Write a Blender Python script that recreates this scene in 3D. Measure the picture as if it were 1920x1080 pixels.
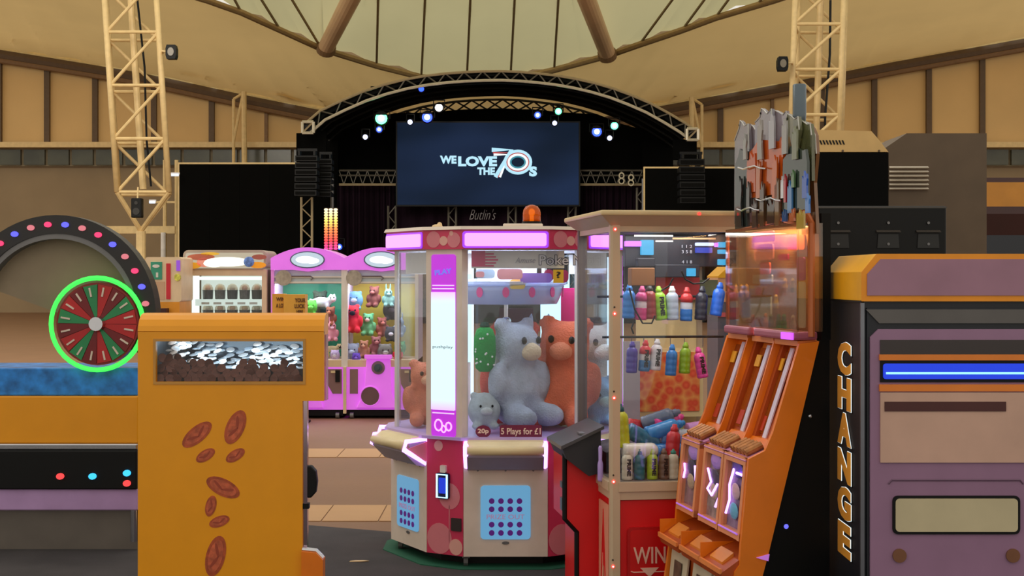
import bpy, bmesh, math, random
from mathutils import Matrix, Vector
for o in list(bpy.data.objects): bpy.data.objects.remove(o)
random.seed(7)
R = math.radians
SC = bpy.context.scene
COL = SC.collection
F, EYE, HZ = 2600.0, 1.58, 520.0          # focal length in px, eye height, horizon row of the 1920x1080 frame

# ---------------------------------------------------------------- camera, world, exposure
cam = bpy.data.cameras.new('camera'); co = bpy.data.objects.new('camera', cam); COL.objects.link(co)
co.location = (0, 0, EYE); co.rotation_euler = (R(90), 0, 0)
cam.sensor_width = 36; cam.lens = F / 1920 * 36; cam.shift_y = -(540 - HZ) / 1920; cam.clip_end = 300
SC.camera = co
w = bpy.data.worlds.new('world'); SC.world = w; w.use_nodes = True
bg = w.node_tree.nodes['Background']; bg.inputs[0].default_value = (1.0, 0.935, 0.82, 1); bg.inputs[1].default_value = 0.84
SC.view_settings.view_transform = 'Standard'; SC.view_settings.look = 'None'
SC.view_settings.exposure = 0.0; SC.view_settings.gamma = 1.0; SC.view_settings.use_curve_mapping = False
al = bpy.data.lights.new('daylight_fill', 'AREA'); al.energy = 3600; al.color = (1, .92, .79); al.shape = 'RECTANGLE'; al.size = 16; al.size_y = 12
ao = bpy.data.objects.new('daylight_fill', al); COL.objects.link(ao); ao.location = (-12, 16, 16); ao.rotation_euler = (R(52), R(-14), 0)  # added out-of-frame fill for the roof daylight, tilted to shade the lining folds

def W(px, py, d): return Vector(((px - 960) * d / F, d, EYE - (py - HZ) * d / F))
def lin(c): return tuple(((v / 255) / 12.92 if v / 255 <= .04045 else ((v / 255 + .055) / 1.055) ** 2.4) for v in c)

# ---------------------------------------------------------------- materials
MC = {}
def mat(name, rgb, rough=.55, metal=0.0, var=.08, scale=6.0, bump=0.0, bscale=None, emit=0.0, ecol=None, coat=0.0, spec=.5):
    if name in MC: return MC[name]
    m = bpy.data.materials.new(name); m.use_nodes = True; nt = m.node_tree; n = nt.nodes; b = n['Principled BSDF']
    c = lin(rgb)
    tc = n.new('ShaderNodeTexCoord'); nz = n.new('ShaderNodeTexNoise'); nz.inputs['Scale'].default_value = scale; nz.inputs['Detail'].default_value = 4
    nt.links.new(tc.outputs['Object'], nz.inputs['Vector'])
    cr = n.new('ShaderNodeValToRGB'); e = cr.color_ramp.elements
    e[0].position = .3; e[1].position = .7
    e[0].color = (*[max(0, v * (1 - var)) for v in c], 1); e[1].color = (*[min(1, v * (1 + var)) for v in c], 1)
    nt.links.new(nz.outputs['Fac'], cr.inputs['Fac']); nt.links.new(cr.outputs['Color'], b.inputs['Base Color'])
    b.inputs['Roughness'].default_value = rough; b.inputs['Metallic'].default_value = metal
    b.inputs['Specular IOR Level'].default_value = spec; b.inputs['Coat Weight'].default_value = coat; b.inputs['Coat Roughness'].default_value = .1
    if bump:
        n2 = n.new('ShaderNodeTexNoise'); n2.inputs['Scale'].default_value = bscale or scale * 8; nt.links.new(tc.outputs['Object'], n2.inputs['Vector'])
        bp = n.new('ShaderNodeBump'); bp.inputs['Strength'].default_value = bump; bp.inputs['Distance'].default_value = .02
        nt.links.new(n2.outputs['Fac'], bp.inputs['Height']); nt.links.new(bp.outputs['Normal'], b.inputs['Normal'])
    if emit:
        b.inputs['Emission Color'].default_value = (*lin(ecol or rgb), 1); b.inputs['Emission Strength'].default_value = emit
    MC[name] = m; return m
def glass(name, tint=(250, 252, 255), refl=.9, rough=.02, ior=1.45, base=0.0, dif=None):
    if name in MC: return MC[name]
    m = bpy.data.materials.new(name); m.use_nodes = True; nt = m.node_tree; n = nt.nodes; n.clear()
    out = n.new('ShaderNodeOutputMaterial'); tr = n.new('ShaderNodeBsdfTransparent'); gl = n.new('ShaderNodeBsdfGlossy'); mx = n.new('ShaderNodeMixShader')
    tr.inputs[0].default_value = (*lin(tint), 1); gl.inputs['Roughness'].default_value = rough
    fr = n.new('ShaderNodeFresnel'); ge = n.new('ShaderNodeNewGeometry'); ii = n.new('ShaderNodeMath'); ii.operation = 'MULTIPLY_ADD'
    ii.inputs[1].default_value = 1/ior - ior; ii.inputs[2].default_value = ior      # thin pane: the same reflectance on both faces
    nt.links.new(ge.outputs['Backfacing'], ii.inputs[0]); nt.links.new(ii.outputs[0], fr.inputs[0])
    ma = n.new('ShaderNodeMath'); ma.operation = 'MULTIPLY_ADD'; ma.inputs[1].default_value = refl; ma.inputs[2].default_value = base
    nt.links.new(fr.outputs[0], ma.inputs[0]); nt.links.new(ma.outputs[0], mx.inputs[0])
    a = tr
    if dif:
        df = n.new('ShaderNodeBsdfDiffuse'); df.inputs[0].default_value = (*lin(dif[0]), 1); m2 = n.new('ShaderNodeMixShader'); m2.inputs[0].default_value = dif[1]
        nt.links.new(tr.outputs[0], m2.inputs[1]); nt.links.new(df.outputs[0], m2.inputs[2]); a = m2
    nt.links.new(a.outputs[0], mx.inputs[1]); nt.links.new(gl.outputs[0], mx.inputs[2]); nt.links.new(mx.outputs[0], out.inputs[0])
    MC[name] = m; return m
def glow(name, rgb, s, var=0.0, scale=5): return mat(name, tuple(v * .25 for v in rgb), .4, 0, var, scale, emit=s, ecol=rgb)
def ramp_glow(name, stops, strength, axis='Z'):        # a lit display whose own colour runs along it
    if name in MC: return MC[name]
    m = bpy.data.materials.new(name); m.use_nodes = True; nt = m.node_tree; n = nt.nodes; b = n['Principled BSDF']
    tc = n.new('ShaderNodeTexCoord'); sp = n.new('ShaderNodeSeparateXYZ'); cr = n.new('ShaderNodeValToRGB')
    nt.links.new(tc.outputs['Generated'], sp.inputs[0]); nt.links.new(sp.outputs[axis], cr.inputs[0])
    el = cr.color_ramp.elements
    while len(el) < len(stops): el.new(.5)
    for k, (p, c) in enumerate(stops): el[k].position = p; el[k].color = (*lin(c), 1)
    nt.links.new(cr.outputs[0], b.inputs['Emission Color']); b.inputs['Emission Strength'].default_value = strength
    b.inputs['Base Color'].default_value = (.1, .1, .1, 1)
    MC[name] = m; return m

# ---------------------------------------------------------------- mesh builder
class MB:
    def __init__(s): s.v = []; s.f = []
    def add(s, vs, fs):
        k = len(s.v); s.v += [Vector(p) for p in vs]; s.f += [tuple(i + k for i in f) for f in fs]; return s
    def box(s, x0, x1, y0, y1, z0, z1):
        return s.add([(x0,y0,z0),(x1,y0,z0),(x1,y1,z0),(x0,y1,z0),(x0,y0,z1),(x1,y0,z1),(x1,y1,z1),(x0,y1,z1)],
                     [(0,3,2,1),(4,5,6,7),(0,1,5,4),(1,2,6,5),(2,3,7,6),(3,0,4,7)])
    def prism(s, pts, a0, a1, axis='y', pts2=None):
        n = len(pts); q = pts2 or pts
        g = {'y': lambda p, a: (p[0], a, p[1]), 'x': lambda p, a: (a, p[0], p[1]), 'z': lambda p, a: (p[0], p[1], a)}[axis]
        return s.add([g(p, a0) for p in pts] + [g(p, a1) for p in q],
                     [tuple(range(n)), tuple(range(2*n-1, n-1, -1))] + [(i, i+n, (i+1) % n + n, (i+1) % n) for i in range(n)])
    def cyl(s, p0, p1, r, r2=None, n=10):
        p0 = Vector(p0); p1 = Vector(p1); d = (p1 - p0).normalized(); r2 = r if r2 is None else r2
        u = d.orthogonal().normalized(); t = d.cross(u)
        a = [p0 + (u*math.cos(2*math.pi*i/n) + t*math.sin(2*math.pi*i/n))*r for i in range(n)]
        b = [p1 + (u*math.cos(2*math.pi*i/n) + t*math.sin(2*math.pi*i/n))*r2 for i in range(n)]
        return s.add(a + b, [tuple(range(n-1,-1,-1)), tuple(range(n,2*n))] + [(i,(i+1)%n,(i+1)%n+n,i+n) for i in range(n)])
    def tube(s, pts, r, n=6, closed=False):
        pts = [Vector(p) for p in pts]; N = len(pts); vs = []
        up = None
        for i, p in enumerate(pts):
            a = pts[(i-1) % N] if closed or i else p; b = pts[(i+1) % N] if closed or i < N-1 else p
            d = (b - a).normalized()
            u = d.orthogonal().normalized() if up is None else (up - d*up.dot(d)).normalized(); up = u; t = d.cross(u)
            vs += [p + (u*math.cos(2*math.pi*k/n) + t*math.sin(2*math.pi*k/n))*r for k in range(n)]
        fs = []
        for i in range(N if closed else N-1):
            j = (i+1) % N
            fs += [(i*n+k, i*n+(k+1)%n, j*n+(k+1)%n, j*n+k) for k in range(n)]
        if not closed: fs += [tuple(range(n-1,-1,-1)), tuple(range((N-1)*n, N*n))]
        return s.add(vs, fs)
    def lathe(s, prof, c=(0,0,0), n=16):
        c = Vector(c); vs = []; fs = []
        for r, z in prof: vs += [c + Vector((r*math.cos(2*math.pi*k/n), r*math.sin(2*math.pi*k/n), z)) for k in range(n)]
        for i in range(len(prof)-1): fs += [(i*n+k, i*n+(k+1)%n, (i+1)*n+(k+1)%n, (i+1)*n+k) for k in range(n)]
        fs += [tuple(range(n-1,-1,-1)), tuple(range((len(prof)-1)*n, len(prof)*n))]
        return s.add(vs, fs)
    def ell(s, c, r, n=12, m=8, rot=None):
        if not hasattr(r, '__len__'): r = (r, r, r)
        c = Vector(c); Q = rot or Matrix.Identity(3); vs = [c + Q @ Vector((0,0,-r[2]))]; fs = []
        for i in range(1, m):
            a = math.pi*i/m - math.pi/2
            vs += [c + Q @ Vector((r[0]*math.cos(a)*math.cos(2*math.pi*k/n), r[1]*math.cos(a)*math.sin(2*math.pi*k/n), r[2]*math.sin(a))) for k in range(n)]
        vs.append(c + Q @ Vector((0,0,r[2]))); T = len(vs)-1
        fs += [(0, 1+(k+1)%n, 1+k) for k in range(n)]
        for i in range(m-2): fs += [(1+i*n+k, 1+i*n+(k+1)%n, 1+(i+1)*n+(k+1)%n, 1+(i+1)*n+k) for k in range(n)]
        b = 1+(m-2)*n; fs += [(b+k, b+(k+1)%n, T) for k in range(n)]
        return s.add(vs, fs)
    def disc(s, c, rx, rz, d=.006, n=20, ang=0):            # flat disc standing in the XZ plane, facing -Y
        pts = []
        for k in range(n):
            a = 2*math.pi*k/n; x = rx*math.cos(a); z = rz*math.sin(a)
            pts.append((c[0]+x*math.cos(ang)-z*math.sin(ang), c[2]+x*math.sin(ang)+z*math.cos(ang)))
        return s.prism(pts, c[1]-d, c[1], 'y')
    def rrect(s, x0, x1, z0, z1, y0, y1, r, k=4):
        pts = []
        for cx, cz, a0 in ((x1-r,z1-r,0),(x0+r,z1-r,90),(x0+r,z0+r,180),(x1-r,z0+r,270)):
            for i in range(k+1): a = R(a0+90*i/k); pts.append((cx+r*math.cos(a), cz+r*math.sin(a)))
        return s.prism(pts, y0, y1, 'y')
    def xf(s, M, k0=0):
        for i in range(k0, len(s.v)): s.v[i] = M @ s.v[i]
        return s
    def mesh(s, name):
        me = bpy.data.meshes.new(name); me.from_pydata([tuple(p) for p in s.v], [], s.f); me.update()
        bm = bmesh.new(); bm.from_mesh(me); bmesh.ops.recalc_face_normals(bm, faces=bm.faces); bm.to_mesh(me); bm.free()
        return me
    def build(s, name, m, parent=None, M=None, world=False, smooth=False, bevel=0.0, top=None, kind=None):
        s.v = [Vector(p) for p in s.v]
        if M is not None: s.xf(M)
        loc = Vector((0,0,0))
        if world and parent is not None:
            I = INV[parent.name]; s.xf(I)
        elif parent is None and s.v:
            xs = [p.x for p in s.v]; ys = [p.y for p in s.v]; zs = [p.z for p in s.v]
            loc = Vector(((min(xs)+max(xs))/2, (min(ys)+max(ys))/2, min(zs))); s.xf(Matrix.Translation(-loc))
        o = obj(name, s.mesh(name), m, parent, smooth, bevel); o.location = loc
        if top: tag(o, *top)
        if kind: o['kind'] = kind
        return o
INV = {}
def obj(name, me, m, parent=None, smooth=False, bevel=0.0):
    if m is not None and not me.materials: me.materials.append(m)
    o = bpy.data.objects.new(name, me); COL.objects.link(o); o.parent = parent
    if m is not None and me.materials[0] is not m: o.material_slots[0].link = 'OBJECT'; o.material_slots[0].material = m
    if smooth:
        for p in me.polygons: p.use_smooth = True
    if bevel:
        b = o.modifiers.new('bevel', 'BEVEL'); b.width = bevel; b.segments = 2; b.limit_method = 'ANGLE'; b.angle_limit = R(40)
    return o
def tag(o, label, cat, group=None):
    o['label'] = label; o['category'] = cat
    if group: o['group'] = group
def thing(name, label, cat, loc=(0,0,0), rotz=0.0, group=None):
    o = bpy.data.objects.new(name, None); COL.objects.link(o); o.location = loc; o.rotation_euler = (0,0,rotz); o.empty_display_size = .1
    tag(o, label, cat, group)
    INV[o.name] = (Matrix.Translation(Vector(loc)) @ Matrix.Rotation(rotz, 4, 'Z')).inverted()
    return o
def struct(name, mb, m, **k): o = mb.build(name, m, **k); o['kind'] = 'structure'; return o
def copy_tree(o, parent=None):
    c = o.copy(); COL.objects.link(c); c.parent = parent
    for ch in list(o.children): copy_tree(ch, c)
    return c
TXT = {}
def text(s, name, w, h, depth, m, parent, M, bold=.012, shear=0.0, grow=0.0):
    """lettering centred on the origin of the XZ plane facing -Y, w wide and h high"""
    key = (s, w, h, depth, bold, shear, grow)
    if key not in TXT:
        cu = bpy.data.curves.new(name, 'FONT'); cu.body = s; cu.size = 1; cu.extrude = .05; cu.offset = bold; cu.shear = shear
        cu.align_x = 'CENTER'; cu.resolution_u = 3
        t = bpy.data.objects.new('tmp', cu); COL.objects.link(t); bpy.context.view_layer.update()
        me = bpy.data.meshes.new_from_object(t.evaluated_get(bpy.context.evaluated_depsgraph_get()))
        bpy.data.objects.remove(t)
        xs = [v.co.x for v in me.vertices]; ys = [v.co.y for v in me.vertices]
        sx = w/(max(xs)-min(xs)+2*grow); sy = (h/(max(ys)-min(ys)+2*grow)) if h else sx; cx = (max(xs)+min(xs))/2; cy = (max(ys)+min(ys))/2
        for v in me.vertices:
            x, y, z = v.co; v.co = ((x-cx)*sx, -(z+.05)/.1*depth, (y-cy)*sy)
        me.materials.clear(); TXT[key] = me
    me = TXT[key].copy()
    me.transform(M)
    return obj(name, me, m, parent)
def Tr(x, y, z): return Matrix.Translation((x, y, z))
def Rz(a): return Matrix.Rotation(a, 4, 'Z')
def Rx(a): return Matrix.Rotation(a, 4, 'X')
def Ry(a): return Matrix.Rotation(a, 4, 'Y')
def at(Fx, Fy, rot, px, py, ly):
    """local (x, z) of the photo point px,py on a machine at Fx,Fy turned by rot, at local depth ly"""
    c, s = math.cos(rot), math.sin(rot); k = (px-960)/F
    x = (k*(Fy+ly*c) - Fx + ly*s)/(c - k*s); d = Fy + x*s + ly*c
    return x, EYE - (py-HZ)*d/F

def cloth(name, rgb, trans=.6, var=.05, scale=.3):       # thin tent fabric that daylight shines through
    m = mat(name, rgb, .8, 0, var, scale); nt = m.node_tree; b = nt.nodes['Principled BSDF']; out = nt.nodes['Material Output']
    tl = nt.nodes.new('ShaderNodeBsdfTranslucent'); mx = nt.nodes.new('ShaderNodeMixShader'); mx.inputs[0].default_value = trans
    src = b.inputs['Base Color'].links[0].from_socket; nt.links.new(src, tl.inputs[0])
    nt.links.new(b.outputs[0], mx.inputs[1]); nt.links.new(tl.outputs[0], mx.inputs[2]); nt.links.new(mx.outputs[0], out.inputs[0])
    return m
M_BLACK = mat('black_cloth', (9, 9, 8), .95, spec=.08)
M_BLKP = mat('black_paint', (12, 12, 12), .5, spec=.25)
M_TAN = mat('cream_steel', (225, 196, 138), .5)
M_BROWN = mat('brown_steel', (128, 98, 66), .6)
M_BEIGE = mat('beige_plastic', (228, 212, 196), .4)
M_WHITE = mat('white_plastic', (230, 224, 216), .4)
M_CHROME = mat('chrome', (200, 200, 205), .2, 1.0)
M_GREYM = mat('grey_metal', (120, 118, 118), .4, .6)
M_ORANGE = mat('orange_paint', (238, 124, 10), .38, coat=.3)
M_YELLOW = mat('yellow_paint', (240, 158, 4), .4, var=.03)
M_RED = mat('red_paint', (222, 18, 22), .4, var=.04)
M_GLASS = glass('clear_glass')
M_PURPLE = glow('purple_light', (232, 140, 255), 1.9)
M_VIOLET = glow('violet_strip', (206, 150, 255), 3.0)
# ================================================================ THE SETTING
M_STONE = mat('sandstone_floor', (130, 95, 66), .6, var=.06, scale=1.5, bump=.1, bscale=30)
M_TILE = mat('pale_floor_tile', (186, 144, 96), .55, var=.05, scale=2)
M_CARPET = mat('charcoal_carpet', (66, 62, 63), .95, var=.2, scale=3, bump=.4, bscale=220)
fl = struct('floor', MB().box(-40, 40, -4, 66, -.2, 0), M_STONE)
fb = MB().box(-.181, .181, 0, 1, 0, .006).mesh('tile')
for y0, y1 in ((8.97, 9.60), (12.15, 12.76)):
    for k in range(-16, 17):
        o = obj('tile', fb, M_TILE, fl); o.location = (k*.37 + (.06 if y0 < 10 else .13) - fl.location.x, y0 - fl.location.y, .2 - .001)
        o.scale = (1, y1-y0, 1)
cp = [(-12, -3.5), (12, -3.5), (12, 3.4), (5.4, 6.0), (-.793, 8.59), (-1.296, 8.80), (-12, 13.3)]
struct('floor_carpet', MB().prism(cp, .0, .008, 'z'), M_CARPET)
PX_RING = [(-320,45),(-100,80),(100,112),(240,135),(308,148),(460,181),(590,207),(760,232),(930,240),(1100,228),(1230,203),(1480,157),(1680,118),(1920,75),(2260,15)]
PX_RIM = [(-320,-230),(0,-120),(200,-58),(390,0),(452,22),(525,55),(602,90),(706,122),(790,143),(870,152),(950,150),(1039,130),(1140,103),(1200,82),(1280,55),(1342,32),(1450,0),(1650,-66),(1900,-150),(2260,-260)]
def interp(pts, x):
    for (a, b), (c, d) in zip(pts, pts[1:]):
        if a <= x <= c: return b + (d-b)*(x-a)/(c-a)
    return pts[-1][1]
def dd(y): return 58 - (150-y)*.047           # depth of the roof membrane at image height y (rises towards the viewer)
M_PANEL = mat('wall_panel_cream', (220, 184, 124), .7, var=.05, scale=.4)
M_LOWER = mat('wall_lower_brown', (150, 128, 96), .7, var=.1, scale=.5)
M_LINING = cloth('cream_lining', (236, 206, 144), .42)
M_MEMB = cloth('pale_roof_membrane', (222, 218, 174), .62, .04, .2)
M_SEAM = mat('seam_cord', (140, 122, 84), .7)
M_DRKB = mat('dark_bronze', (94, 74, 52), .6)
D = 62.0
a, b = W(-320, 270, D), W(2260, 270, D)
wb = struct('wall_back', MB().box(a.x, b.x, D+.2, D+.6, 0, W(0, 20, D).z), M_LOWER)
xs = [-320,-210,-100,0,90,180,290,398,500,600,690,780,870,960,1060,1160,1252,1350,1447,1540,1638,1740,1840,1940,2050,2160,2260]
for x0, x1 in zip(xs, xs[1:]):
    q = [W(x0+2, 268, D), W(x1-2, 268, D), W(x1-2, interp(PX_RING, x1)+4, D), W(x0+2, interp(PX_RING, x0)+4, D)]
    MB().prism([(p.x-wb.location.x, p.z) for p in q], D-.02-wb.location.y, D+.18-wb.location.y, 'y').build('panel', M_PANEL, wb, M=None)
for x in xs[1:-1]:
    wd = 3 if x in (500, 1447) else 5
    p, q = W(x-wd, 270, D), W(x+wd, interp(PX_RING, x), D)
    MB().box(p.x-wb.location.x, q.x-wb.location.x, D-.2-wb.location.y, D-.021-wb.location.y, p.z, q.z).build('mullion', M_DRKB if wd == 5 else M_BROWN, wb)
p, q = W(-320, 279, D), W(2260, 269, D)
struct('trim_1', MB().box(p.x, q.x, D-.75, D-.21, p.z, q.z), M_TAN)
M_PANE = mat('greenish_window', (74, 74, 56), .2, var=.3, scale=1)
wn = struct('window_1', MB().box(W(-100,0,D).x, W(2000,0,D).x, D-.06, D+.19, W(0,312,D).z, W(0,280,D).z), mat('window_frame', (150,135,105), .6))
for x0, x1 in zip(xs[2:-3], xs[3:-2]):
    for h in range(2):
        e0 = x0 + (x1-x0)*h/2 + 3; e1 = x0 + (x1-x0)*(h+1)/2 - 3
        p, q = W(e0, 310, D), W(e1, 281.5, D)
        MB().box(p.x-wn.location.x, q.x-wn.location.x, -.32, -.13, p.z-wn.location.z, q.z-wn.location.z).build('pane', M_PANE, wn)
# ring beam (two dark pipes) and pale hem
for nm, dy, r, m in (('trim_2', 6, .24, M_DRKB), ('trim_3', 16, .16, M_BROWN), ('trim_4', -5, .15, mat('pale_hem', (238, 214, 150), .7))):
    struct(nm, MB().tube([W(x, y+dy, D-.35) for x, y in PX_RING], r, 8), m)
# cloth lining between the ring beam and the roof rim, gathered into folds along its lower edge
mb = MB(); NX, NY = 420, 32; x0, x1 = -320, 2260
for j in range(NY+1):
    t = j/NY
    for i in range(NX+1):
        x = x0 + (x1-x0)*i/NX; s = 1 if x > 930 else -1
        yb, yt = interp(PX_RING, x) - 4, interp(PX_RIM, x); y = yb + (yt-yb)*t; d = (D-.4) + (dd(yt)-(D-.4))*t
        g = x - s*130*t
        cre = lambda v: 1-2*abs(math.sin(v))**.55
        env = .35+.65*math.sin(x/83.+1.7*math.sin(x/210.))
        fold = env*(math.exp(-2.6*t)*.34*cre(g/19.0+1.3*math.sin(g/57)) + .30*math.exp(-1.3*t)*cre(g/46.+.6)) + .16*(1-t)*math.sin(g/61.)*math.sin(g/35.+1)
        hem = .45*math.exp(-((t-.06)/.045)**2)*(.6+.4*math.sin(x/26.))
        mb.v.append(W(x, y, d) + Vector((0, -(fold+hem)*1.7, -.15*math.sin(math.pi*t))))
for j in range(NY):
    for i in range(NX): k = j*(NX+1)+i; mb.f.append((k, k+1, k+NX+2, k+NX+1))
ce = struct('ceiling_lining', mb, M_LINING, smooth=True)
struct('trim_5', MB().tube([W(x, y, dd(y)-.2) for x, y in PX_RIM], .11, 6), mat('rim_rail', (172, 142, 92), .6))
struct('trim_6', MB().tube([W(x, y+5, dd(y)-.25) for x, y in PX_RIM], .06, 6), mat('rim_rail_dark', (120, 96, 62), .6))
# upper roof: one membrane panel between each pair of seams
def up(xb, yb, xt, y=-230): return xb + (xt-xb)/(0-yb)*(y-yb) if abs(yb) > 1e-6 else xt
seams = []
for xb, xt in ((-320,-380),(-200,-262),(-80,-142),(40,-24),(150,86),(230,170),(310,262),(380,372),(452,440),(525,490),(602,547)):
    yb = interp(PX_RIM, xb); sl = (xt-xb)/(0-yb) if yb > 5 else .62
    seams.append((xb, yb, xb + sl*(-230-yb)))
seams.append((612, 93, 775))
for xb, xt in ((706,709),(790,797),(875,882),(957,965),(1039,1047)): yb = interp(PX_RIM, xb); seams.append((xb, yb, up(xb, yb, xt)))
seams.append((1138, 104, 1012))
for xb, xt in ((1200,1255),(1280,1307),(1342,1352),(1420,1426)): yb = interp(PX_RIM, xb); sl = -.75; seams.append((xb, yb, xb + sl*(-230-yb)))
for xb in (1500,1580,1660,1760,1860,1980,2100,2260): yb = interp(PX_RIM, xb); seams.append((xb, yb, xb - .75*(-230-yb)))
ro = struct('ceiling', MB().tube([W(x, -232, dd(-232)) for x in (-500, 300, 1100, 1900, 2500)], .1, 6), M_MEMB)
def topx(s): return s[2]
for s0, s1 in zip(seams, seams[1:]):
    cols = []
    for s in (s0, s1):
        yt = min(-235, s[1]-40)
        cols.append([W(s[0]+(s[2]-s[0])*k/4, s[1]+(yt-s[1])*k/4, dd(s[1]+(yt-s[1])*k/4)) for k in range(5)])
    mid = [(p+q)/2 + Vector((0, .12, .22)) for p, q in zip(*cols)]
    mb = MB(); mb.v = cols[0] + mid + cols[1]
    for c in range(2):
        for k in range(4): mb.f.append((c*5+k, c*5+k+1, (c+1)*5+k+1, (c+1)*5+k))
    mb.xf(Matrix.Translation(-ro.location)).build('roof_panel', M_MEMB, ro, smooth=True)
for s in seams:
    if s[0] in (612, 1138): continue
    yt = min(-235, s[1]-40)
    MB().tube([W(s[0]+(s[2]-s[0])*k/3, s[1]+(yt-s[1])*k/3, dd(s[1]+(yt-s[1])*k/3)-.03) for k in range(4)], .05, 5).xf(Matrix.Translation(-ro.location)).build('seam', M_SEAM, ro)
M_MAST = mat('brown_mast_paint', (224, 188, 146), .5, var=.12, scale=.6)
for nm, pa, pb, lb in (('roof_mast', (611, 90), (775, -232), 'brown steel roof mast rising to the left above the arched stage'),
                       ('roof_mast', (1139, 101), (1012, -232), 'brown steel roof mast above the stage, leaning in from the right')):
    A, B = W(*pa, dd(pa[1])-.4), W(*pb, dd(pb[1])-.4); t = thing(nm, lb, 'mast', A)
    MB().cyl(A, B, .32, .36, 18).build('shaft', M_MAST, t, world=True, smooth=False)
    MB().cyl(A + Vector((0,0,-.12)), A + (B-A)*.012, .38, .38, 18).build('foot_collar', M_BROWN, t, world=True)

# ---------------------------------------------------------------- lattice towers
def lattice_tower(label, ptop, pbot, d, wid, dep, lean, foot, mirror=1):
    A, B = W(*ptop, d), W(*pbot, d); t = thing('lattice_tower', label, 'tower', Vector((W(foot[0],0,d).x, d, 0)))
    off = [Vector((0,0,0)), Vector((-wid,0,0)), Vector((lean,dep,0)), Vector((-wid+lean,dep,0))]
    for o in off: MB().cyl(A+o, B+o, .085, .085, 10).build('chord', M_TAN, t, world=True, smooth=True)
    nb = max(1, round((A-B).length/1.38))
    for k in range(nb+1):
        p = A + (B-A)*k/nb; q = A + (B-A)*(k+1)/nb
        for i, j in ((0,1),(0,2),(1,3),(2,3)): MB().cyl(p+off[i], p+off[j], .05, .05, 8).build('rung', M_TAN, t, world=True)
        if k < nb:
            for i, j in ((0,1),(0,2),(3,1),(3,2)): MB().cyl(p+off[i], q+off[j], .05, .05, 8).build('brace', M_TAN, t, world=True)
    Ft = W(foot[0], foot[1], d) + Vector((0, dep/2, 0))
    for o in off: MB().cyl(B+o, Ft, .07, .07, 8).build('foot_strut', M_TAN, t, world=True)
    MB().cyl(Ft, Vector((Ft.x, Ft.y, 0)), .14, .14, 10).build('post', M_TAN, t, world=True)
    c = (off[0]+off[3])/2
    MB().cyl(A+c, B+c+(A-B)*.02, .1, .1, 10).build('cable_pipe', M_TAN, t, world=True)
    MB().tube([A+c+Vector((.25,-.1,-.5)), A+(B-A)*.4+c+Vector((.3,-.1,0)), A+(B-A)*.75+c+Vector((.22,-.1,0)), B+c+Vector((.25,-.1,.2))], .035, 6).build('cable', M_BLKP, t, world=True)
    return t
lattice_tower('cream lattice roof tower standing left of the black stage wall', (291,-40), (317,360), 40, 1.5, 1.4, -.35, (252, 432))
lattice_tower('cream lattice roof tower standing right of the stage behind the spired topper', (1583,-40), (1572,300), 40, 1.4, 1.4, .38, (1540, 372))
def tower_lamp(label, px, py, d, side):
    c = W(px, py, d); t = thing('floodlight', label, 'lamp', c)
    MB().prism([(-.12,-.2),(.12,-.2),(.15,-.1),(.15,.1),(.12,.2),(-.12,.2),(-.15,.1),(-.15,-.1)], -.12, .15).build('housing', M_BLKP, t)
    MB().disc((0,-.12,0), .09, .12, .02).build('lens', mat('lens_grey', (120,112,96), .2), t)
    MB().box(-.03, .03, .0, .06, -.02, .02).cyl((0,.03,0), (side*.30,.1,.05), .03).cyl((side*.30,.1,.05), (side*.36,.42,.05), .03).build('bracket', M_TAN, t)
tower_lamp('small black floodlight clamped to the left cream lattice tower', 322, 98, 39.6, -1)
tower_lamp('small black floodlight clamped to the right cream lattice tower', 1467, 120, 39.6, 1)
c = W(257, 390, 39.5); t = thing('wall_speaker', 'small black loudspeaker hanging low on the left cream lattice tower', 'speaker', c)
MB().box(-.15,.15,-.1,.15,-.28,.28).build('cabinet', M_BLKP, t, bevel=.03)
MB().disc((0,-.1,-.1), .1, .1, .015).disc((0,-.1,.14), .05, .05, .015).build('driver', mat('speaker_cone',(44,42,40),.6), t)
MB().cyl((0,.05,.27),(0,.1,.6),.025).build('hanger', M_TAN, t)
for lb, pts in (('cream forked wall post behind the black wall on the left', (457,172,438,312)), ('cream forked wall post right of the arched stage roof', (1297,182,1316,312))):
    s = 1 if pts[2] > pts[0] else -1
    t = thing('wall_post', lb, 'post', Vector((W(pts[0],0,60).x, 60, 0)))
    MB().cyl(W(pts[0],pts[1],60), Vector((W(pts[0]+(4 if s<0 else 2),0,60).x, 60, 0)), .12, .12, 8).build('main_leg', M_TAN, t, world=True)
    MB().cyl(W(pts[2],pts[1]+14,60), Vector((W(pts[2],0,60).x, 60, 0)), .07, .07, 8).build('side_leg', M_TAN, t, world=True)
    MB().cyl(W(pts[0]-2*s*-1,pts[1]+8,60), W(pts[2],pts[1]+92,60), .07, .07, 8).build('brace', M_TAN, t, world=True)
    MB().cyl(W(pts[0],pts[1]+2,60), W(pts[2],pts[1]+14,60), .06, .06, 8).build('cap_rail', M_TAN, t, world=True)
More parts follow.
